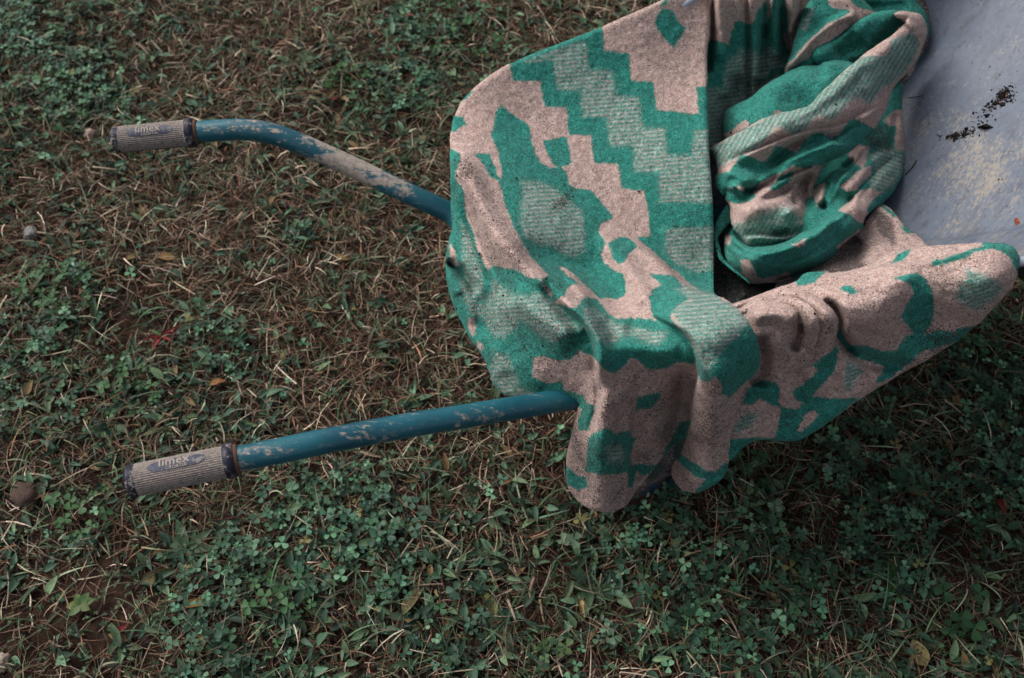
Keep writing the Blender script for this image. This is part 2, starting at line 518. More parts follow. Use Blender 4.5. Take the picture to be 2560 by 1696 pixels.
def clover_set(x, y, r, hgt, size, cols=clover_cols):
    n = len(x); z0 = ground_z(x, y)
    foot = np.stack([x + r.normal(0, .012, n), y + r.normal(0, .012, n), z0], 1)
    top = np.stack([x, y, z0 + r.uniform(*hgt, n)], 1)
    sz = r.uniform(*size, n); a0 = r.uniform(0, 2 * math.pi, n); tilt = r.uniform(-.25, .35, n); ta = r.uniform(0, 2 * math.pi, n)
    V0, F0 = clover_leaflet(); sets = []
    base = cols[r.integers(0, len(cols), n)] * np.exp(np.clip(r.normal(.16, .5, (n, 1)), -1.0, .85))
    yl = r.random(n) < .012; base[yl] = np.array([.14, .13, .05])
    for k in range(3):
        az = a0 + k * 2.094 + r.normal(0, .18, n)
        el = .18 + tilt * np.cos(az - ta) + r.normal(0, .16, n)
        v = place_leaves(V0, top, az, el, r.normal(0, .22, n), sz * r.uniform(.85, 1.12, n), r.uniform(.85, 1.1, n))
        sets.append((v, F0, base * r.uniform(.88, 1.12, (n, 1))))
    sv, sf = stems(foot, top, .0008); sets.append((sv, sf, base * .8 + .01))
    return sets
def stuff_mesh(name, sets, label, cat, mat):
    V, F, K = merge(sets); me = np_mesh(name, V, F); add_color(me, 'tint', K)
    return tag(link(name, me, None, [mat]), label, cat, kind='stuff')
x, y, r = scatter(2600, lambda x, y: np.clip(np.clip(green_d(x, y) - .15, 0, 2) ** 2 * .9 * np.clip(.25 + 3.2 * fbm2(x * 8, y * 8, 2, 77), 0, 1.8) + .015, 0, 1) * open_(x, y), 110)
stuff_mesh('clover', clover_set(x, y, r, (.003, .045), (.0055, .0135)), 'carpet of small three-leaved clover in the grass', 'clover', GRN)
# narrow leafed weeds growing in loose rosettes
x, y, r = scatter(2000, lambda x, y: np.clip(.42 + .55 * green_d(x, y), 0, 1) * open_(x, y), 111)
m = r.integers(3, 8, len(x)); X5 = np.repeat(x, m); Y5 = np.repeat(y, m); n = len(X5)
V0, F0 = lance(5, .25)
org = np.stack([X5 + r.normal(0, .008, n), Y5 + r.normal(0, .008, n), ground_z(X5, Y5) + .003 + .012 * r.random(n)], 1)
weed_cols = np.array([(.032, .066, .040), (.046, .086, .052), (.021, .046, .029), (.058, .092, .048)])
base = weed_cols[r.integers(0, 4, n)] * np.exp(np.clip(r.normal(.16, .5, (n, 1)), -1.0, .85)); base[r.random(n) < .04] = (.15, .10, .045); base[r.random(n) < .004] = (.14, .02, .018)
stuff_mesh('narrow_leaf_weeds', [(place_leaves(V0, org, r.uniform(0, 6.283, n), r.uniform(-.05, .75, n), r.normal(0, .35, n), r.uniform(.011, .036, n), r.uniform(.28, .46, n)), F0, base)],
           'low weeds with narrow pointed leaves scattered through the grass', 'weeds', GRN)
# tiny seedlings and chickweed on open soil
x, y, r = scatter(6000, lambda x, y: np.clip(.25 + .5 * green_d(x, y) + .25 * bare_d(x, y), 0, 1), 112)
n = len(x); V0, F0 = lance(2, .2); sets = []
org = np.stack([x, y, ground_z(x, y) + r.uniform(.002, .014, n)], 1); a0 = r.uniform(0, 6.283, n)
base = np.array([(.045, .076, .032), (.035, .060, .031), (.058, .085, .036)])[r.integers(0, 3, n)] * r.uniform(.6, 1.3, (n, 1))
for k in range(3):
    sets.append((place_leaves(V0, org, a0 + k * 2.1 + r.normal(0, .3, n), r.uniform(0, .5, n), r.normal(0, .3, n), r.uniform(.0035, .0095, n), r.uniform(.6, .9, n)), F0, base))
stuff_mesh('seedlings', sets, 'tiny round-leaved seedlings dotting the soil', 'seedlings', GRN)

RING = True
tag(link('outer_thatch', blades(24000, None, 201, (.04, .12), (.002, .006), (-.05, .35), (0, .9), [(.038, .018, .0122), (.068, .032, .019), (.105, .056, .034), (.20, .13, .085), (.16, .098, .064)], 'thatch', seg=2, lay=.02, droop=.4), None, [DRY]),
    'matted brown dead grass of the field around', 'dead grass', kind='stuff')
tag(link('outer_grass', blades(9000, None, 203, (.04, .12), (.003, .008), (.1, 1.1), (0, 1.0), grass_cols, 'grass', seg=3, lay=.004, droop=1.5), None, [GRN]),
    'green grass of the field around', 'grass', kind='stuff')
x, y, r = scatter(1000, None, 210)
stuff_mesh('outer_clover', clover_set(x, y, r, (.004, .04), (.008, .018)), 'clover of the field around', 'clover', GRN)
RING = False
# ------------------------------------------------------------------ wheelbarrow
def sweep(path, rad, seg=28, prof=None, cap=True, n=8, name='tube', ref=(0, 0, 1)):
    """tube along a smoothed path (world points); uv = (metres along, metres around); prof(theta) scales the radius; rad may be a function of 0..1"""
    path = spline(np.asarray(path, float), False, n)
    L = np.concatenate([[0], np.cumsum(np.linalg.norm(np.diff(path, axis=0), axis=1))])
    tang = np.gradient(path, axis=0); tang /= np.linalg.norm(tang, axis=1)[:, None]
    th = np.arange(seg) / seg * 2 * math.pi
    vs = []; up = np.array(ref, float)
    for i, (p, t) in enumerate(zip(path, tang)):
        a = up - t * (up @ t); a /= np.linalg.norm(a); b = np.cross(t, a)
        r = rad(L[i] / L[-1]) if callable(rad) else rad
        rr = r * (prof(th) if prof is not None else 1.0) * np.ones(seg)
        vs.append(p + rr[:, None] * (np.cos(th)[:, None] * a + np.sin(th)[:, None] * b))
    m = len(path); V = np.concatenate(vs)
    i = np.arange(m - 1)[:, None] * seg; j = np.arange(seg)[None]; j2 = (j + 1) % seg
    Q = np.stack([(i + j), (i + j2), (i + seg + j2), (i + seg + j)], -1).reshape(-1, 4)
    r0 = rad(0.5) if callable(rad) else rad
    u = np.repeat(L, seg); v = np.tile(th / (2 * math.pi), m)
    extra = []
    if cap:
        k = len(V)
        V = np.concatenate([V, path[:1], path[-1:]]); u = np.concatenate([u, [0, L[-1]]]); v = np.concatenate([v, [0, 0]])
        jj = np.arange(seg)
        c0 = np.stack([np.full(seg, k), (jj + 1) % seg, jj, np.full(seg, k)], 1)[:, :3]
        c1 = np.stack([np.full(seg, k + 1), (m - 1) * seg + jj, (m - 1) * seg + (jj + 1) % seg], 1)
        extra = [c0, c1]
    me = bpy.data.meshes.new(name)
    me.from_pydata([tuple(x) for x in V], [], [tuple(int(z) for z in f) for f in Q] + [tuple(int(z) for z in f) for e in extra for f in e])
    for p in me.polygons: p.use_smooth = len(p.vertices) == 4
    add_float(me, 'along', u); add_float(me, 'around', v)
    return me

def paint_tube_mat():
    N = NT('teal_tube_paint')
    al = N.attr('along').outputs['Fac']; mud = N.attr('mud').outputs['Fac']
    co = N.coord('Object')
    n1 = N.noise(34, 6, .72, N.mapping(co, (.30, 1, 1), (0, 0, .35))); n2 = N.noise(140, 4, .6, co); n3 = N.noise(420, 2, .6, co)
    base = N.mix(N.ramp(N.noise(9, 3, .5, co), .35, .65), (.008, .064, .092), (.013, .098, .128))
    # dried mud, thick on top and flaked off in patches
    geo = N.new('ShaderNodeNewGeometry')
    m = N.math('ADD', N.math('MULTIPLY', N.math('SUBTRACT', n1, .5), 1.9), N.math('MULTIPLY', N.math('SUBTRACT', n2, .5), .55))
    m = N.math('ADD', m, mud)
    mf = N.ramp(m, .40, .60)
    col = N.mix(mf, base, N.mix(N.ramp(n2, .3, .7), (.20, .165, .14), (.32, .275, .235)))
    col = N.mix(N.ramp(N.noise(120, 6, .78, N.mapping(co, (.22, 1, 1), (0, 0, .3))), .58, .66, 0, .6), col, (.20, .19, .175))          # dried specks
    col = N.mix(N.ramp(N.noise(330, 2, .5, co), .67, .72, 0, .85), col, (.008, .010, .012))   # pits
    return N.done(col, N.ramp(mf, 0, 1, .34, .85), N.bump(N.math('ADD', N.math('MULTIPLY', mf, .6), N.math('MULTIPLY', n3, .25)), .5, .0008), .4)

def grip_mat():
    N = NT('navy_grip_plastic')
    mud = N.attr('mud').outputs['Fac']; gr = N.attr('groove').outputs['Fac']
    co = N.coord('Object')
    n1 = N.noise(75, 5, .7, co); n2 = N.noise(330, 3, .6, co)
    m = N.math('ADD', mud, N.math('MULTIPLY', N.math('SUBTRACT', n1, .5), 1.7))
    m = N.math('ADD', m, N.math('MULTIPLY', N.math('SUBTRACT', n2, .5), .5))
    m = N.math('SUBTRACT', m, N.math('MULTIPLY', gr, .26))
    mf = N.ramp(m, .38, .62)
    col = N.mix(mf, (.010, .012, .025), N.mix(N.ramp(n2, .3, .7), (.15, .128, .115), (.265, .225, .20)))
    return N.done(col, N.ramp(mf, 0, 1, .5, .95), N.bump(n2, .5, .0006), .3)

TUBE_M = paint_tube_mat(); GRIP_M = grip_mat()
RUST = NT('rusty_weld').done((.10, .045, .028), .9)

barrow = empty('wheelbarrow', tuple(at(1900, 700, 0)))
tag(barrow, 'mud-splashed wheelbarrow with teal tube handles and a blue-grey steel tray', 'wheelbarrow')

def bpart(name, me, mats, parent=None):
    o = link(name, me, parent or barrow, mats)
    if parent is None: o.matrix_parent_inverse = Matrix.Translation(-barrow.location)
    return o

def make_handle(px_path, tail, grip_px, mud_fn, txt_ang, label):
    path = [at(x, y, z) for x, y, z in px_path] + [np.array(p) for p in tail]
    g0, g1 = at(*grip_px[0]), at(*grip_px[1])
    ax = (g1 - g0) / np.linalg.norm(g1 - g0)
    me = sweep([g0 + ax * .02] + [g1] + path, .0157, 28, n=8, name='handle')
    co = np.array([v.co for v in me.vertices]); al = np.zeros(len(co)); me.attributes['along'].data.foreach_get('value', al)
    add_float(me, 'mud', mud_fn(co, al))
    h = bpart('handle', me, [TUBE_M])
    # grip: fluted sleeve with plain bands and a flange
    Lg = np.linalg.norm(g1 - g0)
    def rad(s):
        d0 = s * Lg; d1 = (1 - s) * Lg
        r = .0192
        if d0 < .004: r -= .004 * (1 - d0 / .004) ** 2
        if d1 < .012: r = .0212
        if d1 < .0015: r = .0200
        return r
    ts = sorted(set(list(np.linspace(0, .03, 5)) + [.035, .09, .095, .1] + list(np.linspace(.12, .88, 14)) + [.9, .903, .91, .95, .985, .99, 1.0]))
    seg = 44 * 6; th = np.arange(seg) / seg * 2 * math.pi
    up = np.array([0, 0, 1.0]); a = up - ax * (up @ ax); a /= np.linalg.norm(a); b = np.cross(ax, a)
    V, GRV, MUD = [], [], []
    for s in ts:
        fl = 1.0 if .094 < s < .902 else 0.0
        gw = (0.5 + 0.5 * np.cos(44 * th)) ** 2 * fl            # 1 in the groove
        rr = rad(s) - gw * .0009
        V.append(g0 + ax * s * Lg + rr[:, None] * (np.cos(th)[:, None] * a + np.sin(th)[:, None] * b))
        GRV.append(gw if fl else np.full(seg, .55))
        # mud where the hand and splashes leave it: upper side, not the underside
        n = np.cos(th)[:, None] * a + np.sin(th)[:, None] * b
        up_ = n @ np.array([0, -.45, .89])
        MUD.append(sstep(up_, -.45, .15) * (1.0 if fl else .62) - .10)
    V = np.concatenate(V + [g0[None] + 0, g1[None]]); m = len(ts)
    i = np.arange(m - 1)[:, None] * seg; j = np.arange(seg)[None]; j2 = (j + 1) % seg
    Q = np.stack([(i + j), (i + j2), (i + seg + j2), (i + seg + j)], -1).reshape(-1, 4)
    jj = np.arange(seg); k = m * seg
    F = [tuple(map(int, f)) for f in Q] + [(k, int((x + 1) % seg), int(x)) for x in jj] + [(k + 1, int((m - 1) * seg + x), int((m - 1) * seg + (x + 1) % seg)) for x in jj]
    gm = bpy.data.meshes.new('grip'); gm.from_pydata([tuple(v) for v in V], [], F)
    for p in gm.polygons: p.use_smooth = True
    add_float(gm, 'groove', np.concatenate(GRV + [[.5, .5]])); add_float(gm, 'mud', np.concatenate(MUD + [[.2, .2]]))
    g = link('grip', gm, h, [GRIP_M])
    # rusty ring at the sleeve's mouth
    rm = sweep([g1 - ax * .001, g1 + ax * .002, g1 + ax * .0045], lambda s: .0188 - .0022 * abs(s - .4), 32, n=3, name='weld_ring')
    link('collar_ring', rm, h, [RUST])
    # badge with raised maker's lettering, wrapped on the sleeve
    def wrap(x, yv, lift):
        t = txt_ang + yv / .0192
        return g0 + ax * (Lg * .49 + x) + (.0192 + lift) * (np.cos(t) * a + np.sin(t) * b)
    # badge
    nb = 40; bw, bh = .0335, .0070
    xs = np.linspace(-bw, bw, nb); half = bh * np.sqrt(np.maximum(1 - (xs / bw) ** 4, 0.0))
    V = []; F = []
    for q, (x, hh) in enumerate(zip(xs, half)):
        for yv in np.linspace(-hh, hh, 9): V.append(wrap(x, yv, .0004))
    for q in range(nb - 1):
        for r in range(8): F.append((q * 9 + r, q * 9 + r + 1, (q + 1) * 9 + r + 1, (q + 1) * 9 + r))
    bm_ = bpy.data.meshes.new('badge'); bm_.from_pydata([tuple(v) for v in V], [], F)
    for p in bm_.polygons: p.use_smooth = True
    bd = link('badge', bm_, g, [BADGE_M])
    for text, size, dx, dy in (('limex', .0150, -.0205, -.0012), ('CROATIA', .0052, -.0125, -.0062)):
        cu = bpy.data.curves.new('t', 'FONT'); cu.body = text; cu.size = size; cu.resolution_u = 3; cu.extrude = .0003; cu.space_character = 1.08; cu.offset = .0003 if size > .01 else .00012
        ob = bpy.data.objects.new('t', cu); C.objects.link(ob)
        dg = bpy.context.evaluated_depsgraph_get()
        tm = bpy.data.meshes.new_from_object(ob.evaluated_get(dg))
        bpy.data.objects.remove(ob)
        bt = bmesh.new(); bt.from_mesh(tm)
        for yc in np.arange(-.004, .014, .0008):         # so that the letters follow the round sleeve
            bmesh.ops.bisect_plane(bt, geom=bt.verts[:] + bt.edges[:] + bt.faces[:], plane_co=(0, float(yc), 0), plane_no=(0, 1, 0))
        bt.to_mesh(tm); bt.free()
        for v in tm.vertices:
            # lettering reads left to right along the grip; text up = up the far side of the sleeve
            p = wrap(v.co.x + dx, txt_sign * (v.co.y + dy), .0007 + v.co.z)
            v.co = Vector(p)
        tm.materials.clear()
        to = link('lettering', tm, g, [LETTER_M])
    return h
N = NT('clean_badge'); BADGE_M = N.done(N.mix(N.ramp(N.noise(170, 4, .7, N.coord()), .52, .64), (.010, .014, .042), (.15, .13, .12)), .55)
N = NT('mud_filled_letters'); LETTER_M = N.done(N.mix(N.noise(300, 2, .5, N.coord()), (.22, .19, .17), (.32, .275, .24)), .95)
txt_sign = 1.0

def mud_far(co, al):
    px, _, _ = to_px(co)
    m = np.interp(px, [480, 560, 640, 720, 800, 940, 1010, 1060, 1200], [.32, .30, .42, .52, .58, .57, .48, .30, .14])
    n = co - 0
    return m
def mud_near(co, al):
    px, _, _ = to_px(co)
    return np.interp(px, [560, 640, 760, 900, 1000, 1250, 1500], [.44, .42, .26, .36, .27, .28, .05])

nearP = [(640, 1139, .541), (720, 1123, .538), (800, 1106, .533), (882, 1090, .525), (970, 1073, .513), (1057, 1058, .50), (1150, 1043, .485), (1235, 1029, .47), (1362, 1008, .447), (1480, 989, .425), (1600, 970, .402)]
farP = [(526, 328, .562), (591, 324.5, .562), (646, 328, .560), (700, 341, .553), (757, 363, .543), (868, 412, .52), (982, 466, .497), (1119, 529, .467), (1250, 590, .435)]
tailN = [(.42, .96, .325), (.70, 1.10, .26), (1.12, 1.16, .19)]
tailF = [(.35, 1.10, .335), (.70, 1.19, .26), (1.12, 1.26, .19)]
# angle of the badge on each sleeve (0 = straight up, positive turns away from the camera)
txt_sign = -1.0
make_handle(nearP, tailN, [(318, 1205, .545), (588, 1150, .542)], mud_near, -.06, None)
make_handle(farP, tailF, [(284, 351, .56), (488, 331, .562)], mud_far, .36, None)

# --- tray
def tray_mat():
    N = NT('blue_grey_tray_paint')
    co = N.coord('Object')
    st = N.mapping(co, (1, 1, 1), (0, 0, math.radians(-38)))
    stretch = N.mapping(st, (.16, 1.6, 1))
    n1 = N.noise(110, 6, .75, stretch); n2 = N.noise(9, 4, .6, co); n3 = N.noise(210, 5, .72, N.mapping(st, (.45, 1, 1)))
    col = N.mix(N.ramp(n2, .3, .7), (.074, .095, .134), (.108, .130, .170))
    col = N.mix(N.ramp(n1, .54, .70, 0, .65), col, (.040, .040, .045))             # scratches along the slope
    col = N.mix(N.ramp(N.noise(190, 5, .75, N.mapping(st, (.10, 2.0, 1), (0, 0, .1))), .58, .70, 0, .45), col, (.23, .235, .25))
    col = N.mix(N.ramp(N.noise(48, 5, .7, N.mapping(st, (.22, 1.5, 1))), .50, .68, 0, .55), col, (.052, .055, .066))
    col = N.mix(N.ramp(N.noise(85, 4, .7, N.mapping(st, (.3, 1.3, 1), (0, 0, .2))), .57, .70, 0, .5), col, (.20, .20, .205))
    # dried yellowish mud film
    md = N.math('ADD', N.math('MULTIPLY', N.math('SUBTRACT', N.noise(5.5, 4, .6, N.mapping(st, (.6, 1.5, 1))), .5), 2.2), N.math('MULTIPLY', N.math('SUBTRACT', n3, .5), 2.0))
    md = N.math('ADD', md, N.attr('mud').outputs['Fac'])
    col = N.mix(N.ramp(md, .12, .70, 0, .85), col, (.27, .23, .18))
    col = N.mix(N.ramp(N.math('ADD', N.math('MULTIPLY', N.math('SUBTRACT', N.noise(75, 5, .7, N.mapping(st, (.5, 1.2, 1))), .5), 2.4), N.attr('soil').outputs['Fac']), .62, .80), col, (.014, .011, .010))
    col = N.mix(N.ramp(N.noise(16, 5, .7, N.mapping(st, (.4, 1.4, 1))), .52, .72, 0, .5), col, (.075, .070, .072))
    sp = N.noise(150, 4, .75, co)
    col = N.mix(N.ramp(sp, .64, .69, 0, .9), col, (.025, .020, .018))
    return N.done(col, .55, N.bump(N.math('ADD', n1, sp), .25, .0008), .4)

rim_px = [(1500, 850, .53), (1380, 760, .53), (1260, 630, .525), (1195, 500, .525), (1165, 400, .53), (1185, 300, .545), (1300, 200, .555), (1480, 110, .575), (1700, 20, .60)]
rim_w = [at(*p) for p in rim_px] + [np.array(p) for p in ((.40, 1.405, .635), (.62, 1.46, .665), (.80, 1.45, .69), (.93, 1.34, .705), (.97, 1.10, .71), (.93, .88, .705), (.80, .765, .695))] + [at(2560, 655, .655), at(2350, 668, .628), at(2100, 712, .592), at(1850, 790, .558), at(1680, 840, .54)]
rim = spline(np.array(rim_w), True, 10)
cen = np.array([.42, 1.15])
nr = len(rim)
loops = []
for k, (f, zf) in enumerate([(0, 0), (.04, .2), (.09, .45), (.15, .7), (.22, .88), (.30, .96), (.42, .995), (.6, 1.0), (.8, 1.0), (1.0, 1.0)]):
    q = rim.copy()
    q[:, :2] = rim[:, :2] * (1 - f) + cen * f
    floor = .285 + .02 * np.clip((q[:, 0] - .3), -1, 1)
    # the front panel slopes far in: follow the rim longer there
    slow = np.maximum(sstep(rim[:, 0], .62, .95), sstep(rim[:, 0], .30, .55) * sstep(.95 - rim[:, 1], 0, .15))
    zz = zf * (1 - slow) + (1 - (1 - min(f / .72, 1)) ** 1.0) * slow if f < 1 else np.ones(nr)
    q[:, 2] = rim[:, 2] * (1 - zz) + floor * zz
    loops.append(q)
V = np.concatenate(loops)
j = np.arange(nr)[None]; i = np.arange(len(loops) - 1)[:, None] * nr
Q = np.stack([i + j, i + (j + 1) % nr, i + nr + (j + 1) % nr, i + nr + j], -1).reshape(-1, 4)
me = np_mesh('tray', V, Q)
px, py, _ = to_px(V)
mud = np.zeros(len(V))
for (mx, my, mr, ma) in ((2530, 330, 170, .30), (2320, 470, 90, .34), (2440, 420, 160, .22), (2540, 90, 90, .15), (2420, 560, 120, .1)):
    mud += ma * np.exp(-((px - mx) ** 2 + (py - my) ** 2) / mr ** 2)
add_float(me, 'mud', mud - .12)
soil = np.zeros(len(V))
for (mx, my, rx, ry, rot, ma) in ((2510, 240, 26, 16, -.7, .75), (2478, 275, 40, 10, -.7, .55), (2400, 338, 42, 9, -.25, .7), (2345, 335, 16, 9, 0, .45), (2445, 8, 22, 8, -.4, .5), (2285, 268, 16, 14, 0, .45)):
    du, dv = (px - mx), (py - my); cu_, su_ = math.cos(rot), math.sin(rot)
    soil = np.maximum(soil, ma * np.exp(-((du * cu_ + dv * su_) / rx) ** 2 - ((-du * su_ + dv * cu_) / ry) ** 2))
add_float(me, 'soil', soil)
TRAY_M = tray_mat()
tray = bpart('tray', me, [TRAY_M])
sol = tray.modifiers.new('sheet', 'SOLIDIFY'); sol.thickness = .002; sol.offset = 0
sub = tray.modifiers.new('smooth', 'SUBSURF'); sub.levels = 2; sub.render_levels = 2
rp = np.concatenate([rim, rim[:1]]); rp[:, 2] += .001
rimo = link('rim', sweep(rp[::2], .0065, 12, cap=False, n=3, name='rim'), tray, [NT('pale_rim_paint').done((.26, .28, .34), .45)])
# --- legs, braces, axle and wheel
def tubepart(name, pts, r, parent=None, mat=None):
    me = sweep(pts, r, 16, n=6, name=name); add_float(me, 'mud', np.full(len(me.vertices), .12))
    return bpart(name, me, [mat or TUBE_M], parent)
N = NT('rusty_blue_leg_paint')
co_ = N.coord('Object')
LEG_M = N.done(N.mix(N.ramp(N.noise(22, 4, .65, co_), .42, .56), (.008, .026, .045), (.035, .018, .013)), .8, N.bump(N.noise(200, 3, .6, co_), .4, .001), .08)
f0, f1 = at(1560, 1258, .02), at(1680, 1196, .02)
fx, fy = f0[0], f0[1]
tubepart('leg', [(fx - .05, fy + .10, .40), (fx - .06, fy + .05, .22), (fx - .045, fy + .01, .07), f0, (f0 + f1) / 2, f1, f1 + (.03, .04, .05), f1 + (.06, .12, .18), f1 + (.10, .17, .27)], .0165, mat=LEG_M)
fy2 = 1.25
tubepart('leg', [(fx - .05, fy2, .40), (fx - .06, fy2, .22), (fx - .045, fy2, .07), (fx, fy2, .02), (fx + .06, fy2, .02), (fx + .09, fy2, .05), (fx + .14, fy2 - .04, .18), (fx + .2, fy2 - .08, .27)], .0165, mat=LEG_M)
tubepart('cross_brace', [(fx - .055, fy + .04, .16), (fx - .056, (fy + fy2) / 2, .16), (fx - .055, fy2, .16)], .009)
axc = np.array([1.12, 1.21, .19])
tubepart('axle', [axc + (0, -.12, 0), axc, axc + (0, .12, 0)], .009)
th = np.linspace(0, 2 * math.pi, 49)
tyre = sweep([axc + np.array([math.cos(a) * .15, 0, math.sin(a) * .15]) for a in th], .04, 20, cap=False, n=2, name='tyre', ref=(0, 1, 0))
wheel = bpart('wheel', sweep([axc + np.array([math.cos(a) * .112, 0, math.sin(a) * .112]) for a in th], .016, 12, cap=False, n=2, name='wheel', ref=(0, 1, 0)), [NT('grey_wheel').done((.25, .25, .26), .5)])
link('tyre', tyre, wheel, [NT('black_tyre').done((.02, .02, .02), .85)])
for kk in range(5):
    a = kk / 5 * 2 * math.pi
    link('spoke', sweep([axc + np.array([math.cos(a) * .01, 0, math.sin(a) * .01]), axc + np.array([math.cos(a) * .06, 0, math.sin(a) * .06]), axc + np.array([math.cos(a) * .11, 0, math.sin(a) * .11])], .008, 8, n=2, name='spoke'), wheel, [wheel.data.materials[0]])
# back folds against the far wall of the tray
sheet('W2 -330,-60 300,-60 700,-60 1100,-60 1420,-60 1300,120 1240,330 1180,560 1120,820 1080,960 900,1100 600,1330 380,1440 260,1600 260,2000 -200,2000 -300,1500 -330,900 -330,400',
      [(1700, 0, .60), (1750, 0, .605), (1850, 0, .61), (2020, 0, .60), (1700, 300, .48), (1750, 300, .48), (1800, 300, .44), (1900, 200, .46), (1980, 150, .47), (1800, 380, .42), (1990, 60, .53)],
      R=.012, base='p', seed=2, amp=1.7, weave=(.15, 1, 0),
      feats=[('c', 'W2 575,-60 590,250 605,600 610,900 612,1300', .012, 9, .012, 9, 0.0), ('r', 'W2 180,-60 230,300 230,700', .012, 16, 0.0),
             ('r', 'W2 110,-60 90,400 50,900', -.02, 9, 0.0), ('r', 'W2 480,-60 500,500 500,1000', .006, 14, 0.0),
             ('r', 'W2 690,-60 700,500 700,1000', .014, 12, 0.0), ('r', 'W2 780,300 775,600 770,1000', -.012, 9, .1),
             ('r', 'W2 840,-60 820,200 800,450', -.01, 8, 0.0), ('r', 'W2 930,-60 930,300 950,700', .012, 14, 0.0),
             ('r', 'W2 1040,-60 1030,200 1060,500 1100,700', -.02, 10, 0.0), ('r', 'W2 1180,-60 1170,200 1130,400', .014, 12, 0.0),
             ('r', 'W2 1245,-60 1250,150 1235,300', -.008, 5, 0.0), ('r', 'W2 430,950 430,1350', -.010, 16, .3), ('r', 'W2 330,700 300,1100 280,1300', .008, 18, .3)],
      paint=[('g', 'W2 -330,600 0,560 110,520 240,560 320,590 340,480 400,290 450,265 560,320 600,310 640,290 700,150 790,20 820,40 830,260 880,200 890,-60 1030,-60 1080,150 1090,390 1030,450 1090,650 1120,700 1060,930 800,1080 300,1400 240,2000 -330,2000'),
             ('h', 'W2 -60,1130 230,1150 270,850 480,620 600,650 770,700 800,560 980,700 1050,830 1060,930 820,1000 600,1290 300,1400 240,2000 -60,2000', 8),
             ('g', 'W2 840,940 940,900 1080,880 1080,960 1000,1000 980,930 900,960 840,1040')])

# hood of cloth behind the bunch, with its dirty hem
sheet('W3 1380,-60 1630,-60 1620,100 1612,300 1605,560 1595,700 1555,790 1530,950 1450,1120 1330,1290 1240,1440 1210,1600 1150,1700 1130,1500 1160,1250 1200,900 1300,500 1400,300 1380,100',
      [(2290, 0, .45), (2325, 50, .43), (2325, 120, .42), (2300, 180, .41), (2260, 260, .40), (2290, 60, .44), (2255, 200, .42)],
      R=.01, base='p', seed=3, heap=True, soft0=2.5, dirt_shade=.95, feats=[('r', 'W3 1235,1150 1225,1400 1200,1650', -.015, 5, .2)],
      paint=[('g', 'W3 1480,800 1540,790 1530,950 1460,1080 1380,1180 1330,1200 1380,950'), ('h', 'W3 1380,1000 1440,1080 1380,1180 1300,1290 1240,1440 1200,1600 1150,1600 1180,1300 1260,1150'),
             ('d', 'W3 1460,800 1540,790 1530,950 1430,1100 1330,1200 1200,1600 1150,1600 1180,1300 1300,1000', 10, .4)])
sheet('W3 200,-70 700,-70 1250,-70 1380,-40 1450,60 1530,180 1575,330 1590,460 1560,600 1400,700 1100,500 700,400 450,300 300,150',
      [(2110, 0, .455), (2200, 0, .455), (2300, 30, .46), (2320, 80, .455), (2150, 60, .44), (2250, 60, .46), (2300, 110, .45)],
      R=.022, base='g', seed=4, heap=True, soft0=2.5, feats=[('r', 'W3 500,100 900,120 1300,60', -.02, 16, .2)])

# fold with the pink crest
sheet('W2 1400,-70 1330,80 1250,280 1180,520 1110,760 1060,900 1080,1000 1250,980 1450,850 1600,680 1750,520 1900,420 2091,300 2250,220 2230,150 2150,60 2050,-30 1950,-70 1650,-70',
      [(2000, 100, .49), (2030, 0, .505), (2100, 0, .50), (2150, 40, .485), (1970, 175, .475), (2060, 110, .495)],
      R=.014, base='g', seed=5, amp=1.7, heap=True, soft0=2.5, feats=[('r', 'W2 1060,920 1200,770 1340,620 1500,460 1680,330 1850,230 2000,200', .016, 10, .1), ('r', 'W2 1300,700 1480,500 1660,360 1850,250', -.006, 7, .2)],
      paint=[('p', 'W2 1060,880 1100,830 1200,740 1300,620 1420,480 1540,380 1640,300 1750,260 1870,180 1900,150 1880,130 1700,110 1640,60 1600,-60 1850,-60 2000,100 2250,150 2250,240 1900,350 1760,450 1580,560 1480,670 1350,770 1250,820 1150,900 1080,960'),
             ('h', 'W2 1390,100 1450,90 1440,180 1400,300 1340,390 1270,400 1250,330 1340,200')])
# green inner fold
sheet('W3 -160,760 0,660 180,590 300,510 420,380 600,260 800,180 1000,150 1120,170 1220,260 1230,340 1150,430 1000,600 900,720 700,880 480,1020 250,1080 0,1040 -180,900',
      [(2050, 130, .50), (2120, 90, .50), (2200, 35, .50), (2250, 50, .49), (2180, 110, .48), (2090, 160, .485), (2130, 150, .475)],
      R=.02, base='g', seed=6, amp=1.7, heap=True, soft0=2.5, feats=[('c', 'W3 180,880 330,790 480,730 640,650', -.014, 14, .012, 8), ('r', 'W3 330,650 400,560 480,500', -.007, 9), ('r', 'W3 780,720 950,570 1090,420 1180,300', -.022, 14, .15)],
      paint=[('p', 'W3 1080,200 1230,170 1240,300 1180,340 1190,270', 6), ('d', 'W3 230,820 500,680 760,560 900,500 960,560 700,740 400,860', 30, .6)])
